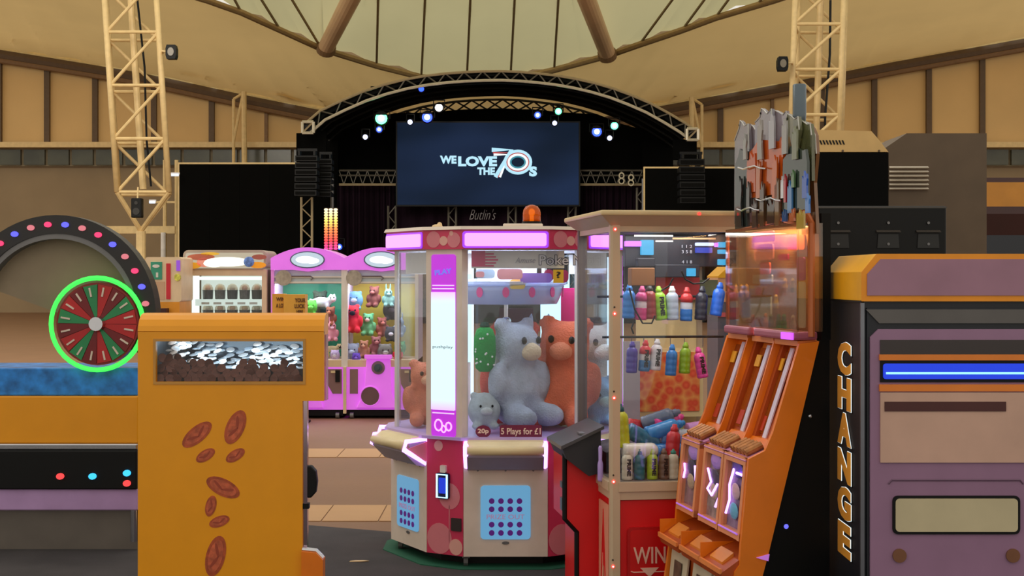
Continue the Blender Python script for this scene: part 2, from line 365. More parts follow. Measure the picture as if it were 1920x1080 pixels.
# lower left corner of the hall: rails, posts and two strip lights
t = thing('wall_frame', 'cream steel frame of beam and posts at the far left wall', 'frame', Vector((W(298,0,50).x, 50, 0)))
MB().box(W(200,0,50).x, W(329,0,50).x, 49.9, 50.2, W(0,438,50).z, W(0,424,50).z).build('beam', M_TAN, t, world=True)
for x, y in ((309, 300), (331, 300), (262, 440)):
    MB().cyl(W(x, y, 50), Vector((W(x,0,50).x, 50, 0)), .07, .07, 8).build('post', M_TAN, t, world=True)
MB().cyl(W(306,436,49.8), W(306,486,49.8), .09, .09, 8).build('white_pipe', M_WHITE, t, world=True)
MB().box(W(290,0,50).x, W(331,0,50).x, 50, 50.1, W(0,381,50).z, W(0,377,50).z).build('cross_rail', M_TAN, t, world=True)
M_STRIP = glow('strip_light_white', (235, 240, 255), 1.1)
for lb, x0, x1, y in (('white strip light left of the black wall, upper one', 314, 335, 328), ('white strip light lower on the left wall frame', 280, 291, 379)):
    t = thing('strip_light', lb, 'lamp', W((x0+x1)/2, y, 48)); p, q = W(x0, y+2, 48), W(x1, y-2, 48); hw = (q.x-p.x)/2
    MB().cyl((-hw,0,0), (hw,0,0), .045, .045, 8).build('tube', M_STRIP, t)
    MB().box(-hw-.02, hw+.02, .04, .1, .02, .09).build('fitting', M_WHITE, t)

# ================================================================ STAGE
DS = 50.0
OUT = [(573,231),(600,208),(640,189),(680,172),(720,159),(760,149),(800,142),(835,138),(870,135.5),(905,134),(940,133.5),(975,135),(1010,138),(1045,142),(1080,148),(1115,156),(1150,166),(1185,179),(1220,194),(1255,213),(1285,231),(1303,244)]
def inner(x, y): return (930 + (x-930)*.972, y + 17)
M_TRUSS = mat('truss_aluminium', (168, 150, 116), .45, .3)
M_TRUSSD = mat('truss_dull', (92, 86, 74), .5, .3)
M_VAULT = mat('black_canopy', (12, 13, 12), .8, spec=.1, var=.15, scale=.6)
sr = thing('stage_roof', 'black arched stage canopy with an aluminium truss front edge', 'stage roof', Vector((W(935,0,DS).x, DS+3, 0)))
po = [W(x, y, DS) for x, y in OUT]; pi = [W(*inner(x, y), DS) for x, y in OUT]
MB().tube(po, .05, 6).build('outer_chord', M_TRUSS, sr, world=True)
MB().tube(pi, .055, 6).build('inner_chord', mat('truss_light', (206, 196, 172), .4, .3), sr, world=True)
MB().tube([p + Vector((0,.6,-.05)) for p in po], .05, 6).build('rear_chord', M_TRUSSD, sr, world=True)
for k in range(len(po)-1):
    m_ = (pi[k]+pi[k+1])/2
    for e in (po[k], po[k+1]): MB().cyl(e, m_, .028, .028, 5).build('brace', M_TRUSSD, sr, world=True)
mb = MB(); n = len(po)
mb.v = [p + Vector((0,.3,0)) for p in po] + [p + Vector((0,.3,0)) for p in pi] + [p + Vector((0,.36,0)) for p in po] + [p + Vector((0,.36,0)) for p in pi]
for k in range(n-1): mb.f += [(k,k+1,n+k+1,n+k), (2*n+k,3*n+k,3*n+k+1,2*n+k+1), (k,2*n+k,2*n+k+1,k+1), (n+k,n+k+1,3*n+k+1,3*n+k)]
mb.build('fascia', M_BLACK, sr, world=True)
# vault skin between front and back arch
mb = MB(); n = len(po); DB = 55.6
back = [Vector((p.x*.985, DB, p.z+.16)) for p in pi]; front = [p + Vector((0,.15,.18)) for p in pi]
mb.v = front + back + [p + Vector((0,0,.16)) for p in front] + [p + Vector((0,0,.16)) for p in back]
for k in range(n-1):
    mb.f += [(k,k+1,n+k+1,n+k), (2*n+k,3*n+k,3*n+k+1,2*n+k+1), (k,2*n+k,2*n+k+1,k+1), (n+k,n+k+1,3*n+k+1,3*n+k)]
mb.build('canopy', M_VAULT, sr, world=True)
for f in (.25, .5, .75):
    MB().tube([a_.lerp(b_, f) + Vector((0,0,-.06)) for a_, b_ in zip(front, back)], .04, 5).build('canopy_rib', mat('canopy_rib_black', (34,34,31), .5), sr, world=True)
bo = [Vector((p.x*.97, DB+.1, p.z-.12)) for p in back]; bi = [p + Vector((0,0,-.4)) for p in bo]
MB().tube(bo, .05, 5).build('back_chord', M_TRUSSD, sr, world=True); MB().tube(bi, .05, 5).build('back_chord', M_TRUSSD, sr, world=True)
for k in range(n-1):
    MB().cyl(bo[k], bi[k+1], .035, .035, 5).build('back_brace', M_TRUSSD, sr, world=True); MB().cyl(bi[k], bo[k+1], .035, .035, 5).build('back_brace', M_TRUSSD, sr, world=True)
for k in (0, -1):                                               # square end boxes of the front truss with their diagonals
    c = (po[k]+pi[k])/2 + Vector((0,-.1,0)); h = .2
    cs = [c+Vector((-h,0,-h)), c+Vector((h,0,-h)), c+Vector((h,0,h)), c+Vector((-h,0,h))]
    for i in range(4): MB().cyl(cs[i], cs[(i+1)%4], .055, .055, 6).build('end_box_rail', mat('truss_light',(206,196,172)), sr, world=True)
    MB().cyl(cs[0], cs[2], .035, .035, 5).build('end_box_brace', M_TRUSS, sr, world=True)
    MB().box(c.x-.2, c.x+.2, DS+.05, DS+.4, c.z-.2, c.z+.2).build('end_box_back', M_BLKP, sr, world=True)
# side cheeks of black cloth hanging from the arch ends
for x0, x1, y0 in ((566, 612, 246), (1262, 1306, 262)):
    p, q = W(x0, 300, DS+1), W(x1, y0, DS+1); MB().box(p.x, q.x, DS+.9, DS+1.1, p.z, q.z).build('side_cloth', M_BLACK, sr, world=True)
pl = struct('stage_platform', MB().box(W(600,0,DS).x, W(1270,0,DS).x, 47.5, 57, 0, 1.15), M_BLKP)
# backdrop
BT = [(606,268),(640,243),(680,226),(740,212),(800,211),(870,205),(935,204),(1000,205),(1060,211),(1120,214),(1165,232),(1215,246),(1262,278)]
q = [W(x, y, DB-.4) for x, y in BT]
mb = MB().prism([(q[0].x, 1.15)] + [(p.x, p.z) for p in q] + [(q[-1].x, 1.15)], DB-.4, DB-.3, 'y')
mb.build('stage_backdrop', M_BLACK, top=('black cloth backdrop hanging behind the big stage screen', 'backdrop'))
M_DRAPE = mat('plum_drape', (32, 18, 29), .9, spec=.1, var=.25, scale=.9)
for lb, x0, x1, y0 in (('plum stage drape hanging below the big screen', 744, 1086, 386), ('dark plum stage drape left of the screen', 632, 740, 346), ('dark stage drape right of the screen, behind the red machine', 1090, 1204, 348)):
    p, q = W(x0, 470, 53.6), W(x1, y0, 53.6); N = 40; mb = MB()
    for k in range(N+1):
        x = p.x + (q.x-p.x)*k/N; y = 53.6 + .1*math.sin(k*1.5)
        mb.v += [(x, y, 1.15), (x, y, q.z), (x, y+.12, q.z), (x, y+.12, 1.15)]
    for k in range(N):
        e = 4*k
        for a_ in range(4): mb.f.append((e+a_, e+(a_+1)%4, e+4+(a_+1)%4, e+4+a_))
    mb.f += [(0,1,2,3), (4*N,4*N+3,4*N+2,4*N+1)]
    mb.build('stage_drape', M_DRAPE if '744' not in lb else M_DRAPE, top=(lb, 'drape', 'stage drapes'))
for lb, x0, x1, y0 in (('black masking cloth between the left speaker stack and the stage', 556, 634, 250), ('black masking cloth between the stage and the right speaker stack', 1204, 1262, 265)):
    p, q = W(x0, 0, 54.6), W(x1, y0, 54.6); MB().prism([(p.x,0),(q.x,0),(q.x,q.z),((p.x+q.x)/2,q.z+.02),(p.x,q.z)], 54.55, 54.65, 'y').build('masking_cloth', M_BLACK, top=(lb, 'cloth'))
# the LED screen
def screen_mat():
    m = bpy.data.materials.new('screen_blue'); m.use_nodes = True; nt = m.node_tree; n = nt.nodes; b = n['Principled BSDF']
    tc = n.new('ShaderNodeTexCoord'); wv = n.new('ShaderNodeTexNoise'); wv.inputs['Scale'].default_value = 1.6; wv.inputs['Detail'].default_value = 1
    cr = n.new('ShaderNodeValToRGB'); e = cr.color_ramp.elements; e[0].position = .35; e[1].position = .7
    e[0].color = (*lin((20,31,48)), 1); e[1].color = (*lin((32,47,76)), 1)
    nt.links.new(tc.outputs['Generated'], wv.inputs['Vector']); nt.links.new(wv.outputs['Fac'], cr.inputs[0]); nt.links.new(cr.outputs[0], b.inputs['Emission Color'])
    b.inputs['Emission Strength'].default_value = .9; b.inputs['Base Color'].default_value = (.004,.005,.008,1); b.inputs['Roughness'].default_value = .8; b.inputs['Specular IOR Level'].default_value = .05
    return m
DSC = 52.5
p, q = W(745, 384, DSC), W(1085, 230, DSC)
sc = thing('stage_screen', 'large dark blue stage screen showing glowing seventies lettering', 'screen', Vector(((p.x+q.x)/2, DSC, p.z)))
MB().box(p.x-.06, q.x+.06, DSC+.02, DSC+.25, p.z-.06, q.z+.06).build('frame', M_BLKP, sc, world=True)
MB().box(p.x, q.x, DSC-.02, DSC+.02, p.z, q.z).build('picture', screen_mat(), sc, world=True)
G_CY = glow('letter_ice', (178, 226, 244), 1.05); G_WH = glow('letter_white', (236, 250, 252), 1.15); G_RD = glow('letter_red_line', (214, 84, 84), .7); G_TL = glow('letter_teal', (60, 150, 170), .8)
def scr(s, x0, x1, y0, y1, m, dep=.03, **k):
    c = INV[sc.name] @ W((x0+x1)/2, (y0+y1)/2, DSC-.03); g = DSC/F
    text(s, 'lettering', (x1-x0)*g, (y1-y0)*g, dep, m, sc, Tr(*c), **k)
scr('WE', 825, 856, 292, 307, G_CY, bold=.05); scr('LOVE', 859, 932, 293, 312, G_CY, bold=.05); scr('THE', 895, 928, 314, 328, G_CY, bold=.05); scr('S', 992, 1007, 312, 331, G_CY, bold=.06)
def loc(x, y, k=.06): return INV[sc.name] @ W(x, y, DSC-k)
for off, r, m, nm in ((0, .085, G_CY, 'seven_stroke'), (5.5, .035, G_RD, 'seven_line'), (9, .05, G_WH, 'seven_stroke')):
    MB().tube([loc(922+off*.4, 281+off), loc(959-off*.6, 281+off), loc(929+off*.9, 332)], r, 6).build(nm, m, sc)
for rx, ry, r, m, nm in ((24, 20.5, .06, G_CY, 'nought_ring'), (20.5, 17, .03, G_RD, 'nought_line'), (17.5, 14, .05, G_WH, 'nought_ring'), (13.5, 10.5, .035, G_TL, 'nought_ring')):
    MB().tube([loc(971+rx*math.cos(2*math.pi*k/28), 304+ry*math.sin(2*math.pi*k/28), .09) for k in range(28)], r, 6, closed=True).build(nm, m, sc)
# slim trusses beside and below the screen
def slim(lb, x, y0, y1, d, w_=14, m=M_TRUSSD, grp='slim truss posts of the stage'):
    t = thing('truss_post', lb, 'truss', Vector((W(x,0,d).x, d, 0 if y1 > 450 else W(0,y1,d).z))); A = W(x-w_/2, y0, d); B = W(x+w_/2, y0, d); zb = 1.15 if y1 > 450 else W(0, y1, d).z
    for p in (A, B): MB().cyl(p, (p.x, p.y, zb), .045, .045, 6).build('chord', m, t, world=True)
    n = int((A.z-zb)/.35)
    for k in range(n):
        za, zc = A.z-(A.z-zb)*k/n, A.z-(A.z-zb)*(k+1)/n
        MB().cyl((A.x if k%2 else B.x, d, za), (B.x if k%2 else A.x, d, zc), .025, .025, 4).build('brace', m, t, world=True)
slim('slim dark truss post just left of the big screen', 735, 386, 470, 53.2)
slim('slim truss post below the screen, left of the script sign', 848, 386, 470, 53.2); slim('slim truss post below the screen, right of the script sign', 960, 386, 470, 53.2)
slim('slim truss post below the right edge of the screen', 1072, 386, 470, 53.2)
slim('slim truss post between the big screen and the black wall on the right', 1201, 352, 470, 53.2)
slim('pale truss tower under the left black speaker stack', 575, 370, 470, 48, 20, M_TRUSS)
for lb, x0, x1, y in (('grey truss lintel left of the screen', 636, 742, 333), ('grey truss lintel right of the screen', 1088, 1204, 333)):
    t = thing('truss_lintel', lb, 'truss', W((x0+x1)/2, y, 53)); h = (x1-x0)/2*53/F
    for z, r, m in ((.27,.04,M_TRUSSD),(.08,.035,M_TRUSSD),(-.27,.055,M_TRUSS)): MB().cyl((-h,0,z), (h,0,z), r, r, 6).build('rail', m, t)
    for k in range(12): MB().cyl((-h+2*h*k/12,0,-.27 if k%2 else .27), (-h+2*h*(k+1)/12,0,.27 if k%2 else -.27), .02, .02, 4).build('brace', M_TRUSSD, t)
for lb, x in (('thin grey pole left of the stage opening', 623), ('thin grey pole right of the stage opening', 1206)):
    t = thing('stage_pole', lb, 'pole', Vector((W(x,0,50).x, 50, 1.15))); MB().cyl(W(x,335,50), Vector((W(x,0,50).x,50,1.15)), .06, .06, 8).build('tube', M_GREYM, t, world=True)
    MB().box(W(x,0,50).x-.2, W(x,0,50).x+.2, 49.8, 50.2, 1.15, 1.2).build('base_plate', M_BLKP, t, world=True)
# script sign below the screen and the two curly numerals
t = thing('script_sign', 'small grey handwritten script sign on the drape below the screen', 'sign', W(905, 402, 53.2))
text("Butlin's", 'lettering', 50*53/F, 20*53/F, .05, mat('sign_grey', (130,122,122), .4, emit=.05), t, Matrix.Identity(4), bold=-.012, shear=.45)
t = thing('numeral_sign', 'pair of pale curly figures on the truss right of the screen', 'sign', W(1174, 337, 52.6))
for dx in (-.18, .18): text('8', 'numeral', .24, .46, .06, mat('pale_numeral', (205,192,160), .5), t, Tr(dx, 0, -.02 if dx > 0 else .05), bold=-.01)
# line array speakers
def line_array(lb, x0, x1, y0, y1, d, n=6):
    p, q = W(x0, y1, d), W(x1, y0, d); t = thing('line_array', lb, 'speaker', Vector(((p.x+q.x)/2, d, p.z))); h = (q.z-p.z)/n; hw = (q.x-p.x)/2
    for k in range(n):
        z = k*h; s = .04*(n-1-k)
        b_ = MB().prism([(-.3+s*-1, z+.03), (.35, z+.06), (.35, z+h-.05), (-.3-s, z+h-.02)], -hw, hw, 'x').build('speaker_box', M_BLKP, t)
        MB().box(-hw*.9, hw*.9, -.33-s, -.301-s, z+.07, z+h-.07).build('grille', mat('speaker_grille', (12,12,11), .8, spec=.1), b_)
    MB().box(-hw*.8, -hw*.6, -.2, .2, n*h, n*h+.15).box(hw*.6, hw*.8, -.2, .2, n*h, n*h+.15).box(-hw*.9, hw*.9, -.05, .05, n*h+.15, n*h+.24).build('flying_frame', M_BLKP, t)
line_array('black stack of stage loudspeakers hanging left of the screen', 556, 597, 292, 370, 47)
line_array('second black loudspeaker stack, right beside the left hanging stack', 598, 624, 298, 372, 48.2)
line_array('black stack of stage loudspeakers hanging right of the screen', 1272, 1319, 298, 384, 47)
for lb, x0, x1, y0, d in (('tall black wall panel left of the stage', 337, 562, 308, 48.6), ('black wall panel right of the stage behind the red machine', 1209, 1560, 316, 48.6)):
    p, q = W(x0, 0, d), W(x1, y0, d); t = thing('stage_wall', lb, 'wall panel', Vector(((p.x+q.x)/2, d, 0)))
    N = 4
    for k in range(N):
        a_, b_ = p.x+(q.x-p.x)*k/N, p.x+(q.x-p.x)*(k+1)/N; MB().box(a_, b_-.004, d-.05, d+.05, 0, q.z).build('black_sheet', M_BLACK, t, world=True)
    MB().box(p.x, q.x, d-.07, d+.07, q.z, q.z+.06).build('top_rail', M_TAN, t, world=True)
    MB().box(p.x-.05, p.x, d-.07, d+.07, 0, q.z+.06).build('side_rail', M_TAN, t, world=True)
# stage lamps
lamp_cols = {'green': (70,255,150), 'blue': (40,70,255), 'white': (255,255,255), 'cyan': (110,255,210), 'ice': (190,200,255)}
def stage_lamp(lb, px, py, r, c, s):
    d = 50.8; P = W(px, py, d); t = thing('stage_lamp', lb, 'lamp', P, 0, 'stage lamps under the arch'); k = r*d/F
    MB().cyl((0,0,0), (0,.35,.12), k*1.15+.03, k*.8+.03, 14).build('housing', M_BLKP, t)
    MB().disc((0,-.01,0), k, k, .03).build('lens', glow('lamp_'+c, lamp_cols[c], s), t)
    if r > 5: MB().disc((0,-.045,0), k*.55, k*.55, .02).build('bulb', glow('lamp_core_'+c, tuple(min(255, v+150) for v in lamp_cols[c]), 6), t)
    MB().tube([(-k*1.2-.04,.12,0), (-k*1.2-.04,.15,.3), (k*1.2+.04,.15,.3), (k*1.2+.04,.12,0)], .025, 5).build('yoke', M_BLKP, t)
for a_ in (('big green stage lamp, left of the screen', 715, 222, 11, 'green', 8), ('blue stage lamp just under the big green one', 711, 243, 5.5, 'blue', 4), ('small white blue lamp lowest on the left of the stage', 685, 257, 4.5, 'ice', 4),
           ('small ice blue lamp at the top left corner of the screen', 769, 229, 4.5, 'ice', 3), ('big blue stage lamp above the left part of the screen', 801, 220, 9.5, 'blue', 9), ('white stage lamp above the big blue one', 823, 202, 7, 'white', 6),
           ('dim blue lamp high on the canopy left of centre', 790, 167, 5, 'blue', .8), ('dim green lamp on the left front truss', 703, 177, 5, 'green', .3), ('blue stage lamp above the right part of the screen', 1008, 216, 6, 'blue', 5),
           ('green stage lamp above the screen on the right', 1047, 209, 6, 'green', 1.6), ('small white lamp at the top right corner of the screen', 1040, 231, 4.3, 'ice', 4), ('big blue stage lamp right of the screen', 1119, 247, 9, 'blue', 8),
           ('pale green stage lamp furthest up on the right', 1152, 236, 7, 'cyan', 3), ('small white lamp lowest on the right of the stage', 1143, 259, 4.5, 'ice', 4)): stage_lamp(*a_)
# glowing LED column in front of the stage
P = W(620, 468, 44); t = thing('light_column', 'glowing red to yellow column of bulbs above the pink crane machines', 'light column', Vector((P.x, 44, 0)))
g = 44/F; zt = W(0, 390, 44).z
MB().box(P.x-12.5*g, P.x+12.5*g, 44.06, 44.3, 0, zt).build('case', mat('column_case', (60,10,14), .5), t, world=True)
mb = MB()
for i in range(3):
    for j in range(15): mb.ell((P.x+(-9+9*i)*g, 44.05, zt - (3+5.2*j)*g), (3.9*g, .04, 2.6*g), 8, 6)
mb.build('bulbs', ramp_glow('column_fire', [(0,(255,40,140)),(.22,(255,40,50)),(.5,(255,120,50)),(.72,(255,210,90)),(1,(255,250,190))], 1.7), t, world=True, kind='stuff')
stage_lamp('small violet blue lamp beside the foot of the glowing bulb column', 636, 463, 5.5, 'blue', 6)
# ================================================================ SOFT TOYS AND BOTTLES (meshes shared by the copies)
def fuse(name, blobs, vox=.035):
    """one continuous soft surface grown over a set of ellipsoids (unit-sized toy)"""
    mb = MB()
    for c, r, *q in blobs: mb.ell(c, r, 14, 9, q[0] if q else None)
    me = mb.mesh(name); t = bpy.data.objects.new('tmp', me); COL.objects.link(t)
    m = t.modifiers.new('r', 'REMESH'); m.mode = 'VOXEL'; m.voxel_size = vox
    s = t.modifiers.new('s', 'SMOOTH'); s.iterations = 4; s.factor = .5
    bpy.context.view_layer.update()
    out = bpy.data.meshes.new_from_object(t.evaluated_get(bpy.context.evaluated_depsgraph_get())); bpy.data.objects.remove(t)
    for p in out.polygons: p.use_smooth = True
    out.materials.clear(); out.name = name
    return out
TOY = {
 'bear': dict(body=[((0,0,.30),(.25,.21,.30)),((0,-.03,.72),(.23,.20,.21)),((-.17,0,.90),(.085,.05,.085)),((.17,0,.90),(.085,.05,.085)),((-.27,-.07,.40),(.085,.10,.20)),((.27,-.07,.40),(.085,.10,.20)),((-.17,-.24,.11),(.11,.20,.11)),((.17,-.24,.11),(.11,.20,.11))],
              muzzle=[((0,-.21,.67),(.11,.09,.085))]),
 'rabbit': dict(body=[((0,0,.27),(.22,.19,.27)),((0,-.03,.62),(.19,.17,.18)),((-.09,.02,.90),(.05,.035,.19)),((.09,.02,.90),(.05,.035,.19)),((-.23,-.06,.34),(.07,.08,.17)),((.23,-.06,.34),(.07,.08,.17)),((-.15,-.22,.09),(.09,.18,.09)),((.15,-.22,.09),(.09,.18,.09))],
              muzzle=[((0,-.18,.57),(.09,.07,.065))]),
 'standing': dict(body=[((0,0,.26),(.45,.20,.21)),((.45,-.05,.40),(.19,.17,.17)),((.38,0,.55),(.05,.04,.08)),((.54,0,.55),(.05,.04,.08)),((-.28,-.1,.1),(.09,.09,.13)),((.25,-.1,.1),(.09,.09,.13)),((-.28,.1,.1),(.09,.09,.13)),((.25,.1,.1),(.09,.09,.13)),((-.47,0,.36),(.06,.06,.06))],
              muzzle=[((.52,-.18,.36),(.10,.08,.08))]),
 'ball': dict(body=[((0,0,.42),(.40,.36,.42)),((-.25,0,.76),(.10,.07,.10)),((.25,0,.76),(.10,.07,.10)),((-.2,-.2,.06),(.13,.16,.09)),((.2,-.2,.06),(.13,.16,.09))],
              muzzle=[((0,-.34,.42),(.16,.08,.10))]),
}
TM = {k: {p: fuse('toy_'+p, b, .04 if p == 'body' else .03) for p, b in v.items()} for k, v in TOY.items()}
eye_me = MB().ell((0,0,0), (.028,.02,.034), 8, 6).mesh('eye')
EYES = {'bear': ((-.09,-.215,.77),(.09,-.215,.77)), 'rabbit': ((-.075,-.185,.67),(.075,-.185,.67)), 'standing': ((.40,-.21,.44),(.54,-.20,.45)), 'ball': ((-.14,-.345,.54),(.14,-.345,.54))}
def fur(rgb): return mat('fur_%d_%d_%d' % rgb, rgb, .95, var=.10, scale=9, bump=.5, bscale=60)
M_EYE = mat('toy_eye', (16,14,14), .15)
def toy(kind, label, cat, pos, h, rot, c1, c2=None, group=None, tilt=(0,0), extra=None, name='soft_toy'):
    t = thing(name, label, cat, pos, 0, group); t.rotation_euler = (tilt[0], tilt[1], rot); t.scale = (h, h, h)
    obj('body', TM[kind]['body'], fur(c1), t)
    obj('muzzle', TM[kind]['muzzle'], fur(c2 or tuple(min(255, int(v*1.2+20)) for v in c1)), t)
    for e in EYES[kind]: o = obj('eye', eye_me, M_EYE, t); o.location = e
    return t
# drinks bottle with a shoulder, finger rings and a screw cap
BP = [(.0,.0),(.034,.0),(.038,.006),(.038,.02),(.036,.028),(.038,.036),(.038,.06),(.0365,.067),(.038,.074),(.038,.1),(.0365,.107),(.038,.114),(.038,.14),(.034,.155),(.022,.168),(.016,.172)]
b_body = MB().lathe(BP, n=18).mesh('bottle_body'); b_low = MB().lathe([(r+.0006, z) for r, z in BP[:9]], n=18).mesh('bottle_lower'); b_top = MB().lathe([(r+.0006, z) for r, z in BP[11:]], n=18).mesh('bottle_upper')
b_cap = MB().lathe([(.016,.168),(.021,.171),(.021,.188),(.015,.193),(.013,.205),(.008,.208)], n=14).mesh('bottle_cap')
for me in (b_body, b_low, b_top, b_cap):
    for p in me.polygons: p.use_smooth = True
def bcol(rgb): return mat('bottle_%d_%d_%d' % rgb, rgb, .3, var=.05, coat=.3)
def bottle(label, parent_pos, rgb, cap=None, rot=(0,0,0), s=1.0, word=None, bands=None, group=None, wcol=(16,16,18)):
    t = thing('drinks_bottle', label, 'bottle', parent_pos, 0, group); t.rotation_euler = rot; t.scale = (s, s, s)
    obj('body', b_body, bcol(rgb), t); obj('cap', b_cap, bcol(cap or rgb), t)
    if bands: obj('upper_band', b_top, bcol(bands[0]), t); obj('lower_band', b_low, bcol(bands[1]), t)
    if word: text(word, 'lettering', .115, .028, .0015, mat('print_%d_%d_%d' % wcol, wcol, .5), t, Tr(.004, -.0378, .085) @ Ry(R(90)), bold=.05)
    return t
# ================================================================ PINK MANY-SIDED PRIZE MACHINE (twelve facets: six play stations, six corner columns)
M_PINKRED = mat('raspberry_panel', (214, 58, 96), .4, var=.05)
M_BUB1 = mat('bubble_rose', (222, 130, 140), .45, var=.05); M_BUB2 = mat('bubble_pale', (232, 172, 160), .45, var=.05)
M_LITB = glow('lit_blue_panel', (120, 190, 236), .62); M_DOT = mat('purple_dot', (104, 30, 150), .5, emit=.12, ecol=(110,30,160))
M_INT = mat('interior_white', (228, 232, 240), .5)
RA, RB = .6295, .66
OX, OY = -.0346, 7.5 + RA
oc = thing('prize_machine', 'large many-sided pink prize machine with purple lights and an amber beacon', 'arcade machine', (OX, OY, 0))
def fac(j): return R(-90 + 30*j)
def fd(j, o=0.0): return (RA if j % 2 == 0 else RB) + o
def ngon(o=0.0, oc_=None):
    pts = []
    for j in range(12):
        a1, a2 = fac(j), fac(j+1); d1, d2 = fd(j, o), fd(j+1, o if oc_ is None else oc_); dt = math.sin(a2-a1)
        pts.append(((d1*math.sin(a2) - d2*math.sin(a1))/dt, (d2*math.cos(a1) - d1*math.cos(a2))/dt))
    return pts                                                   # vertex j lies between facet j and j+1
def FM(j, o=0.0, z=0.0):                                         # facet frame: x along the facet, -y outwards
    a = fac(j); d = fd(j, o); return Tr(d*math.cos(a), d*math.sin(a), z) @ Rz(a + R(90))
HS, HC = .2295, .116                                             # half widths of station and column facets
def hw(j, o=0.0):
    p = ngon(o); a, b = Vector(p[(j-1) % 12]), Vector(p[j % 12]); return (a-b).length/2
MB().prism(ngon(-.03), .07, .70, 'z').build('core', mat('machine_core', (60,48,56), .6), oc)
MB().prism(ngon(-.10), .0, .07, 'z').build('plinth', M_BLKP, oc)
fm = MB().prism([(OX+p[0], OY+p[1]) for p in ngon(.05)], .008, .013, 'z'); o = fm.build('floor_reflection', mat('green_reflection', (16, 92, 66), .8, var=.1), top=('green reflection on the carpet, laid as a sheet under the pink prize machine', 'reflection'))  # green reflection on the carpet, built as a flat coloured sheet
for k in range(12):                                              # castors
    if k % 2: p = ngon(-.05)[k]; MB().cyl((p[0]-.012, p[1], .038), (p[0]+.012, p[1], .038), .03, .03, 12).box(p[0]-.02, p[0]+.02, p[1]-.02, p[1]+.02, .055, .075).build('castor', M_GREYM, oc)
M_CREAM = mat('cream_trim', (226, 206, 158), .45)
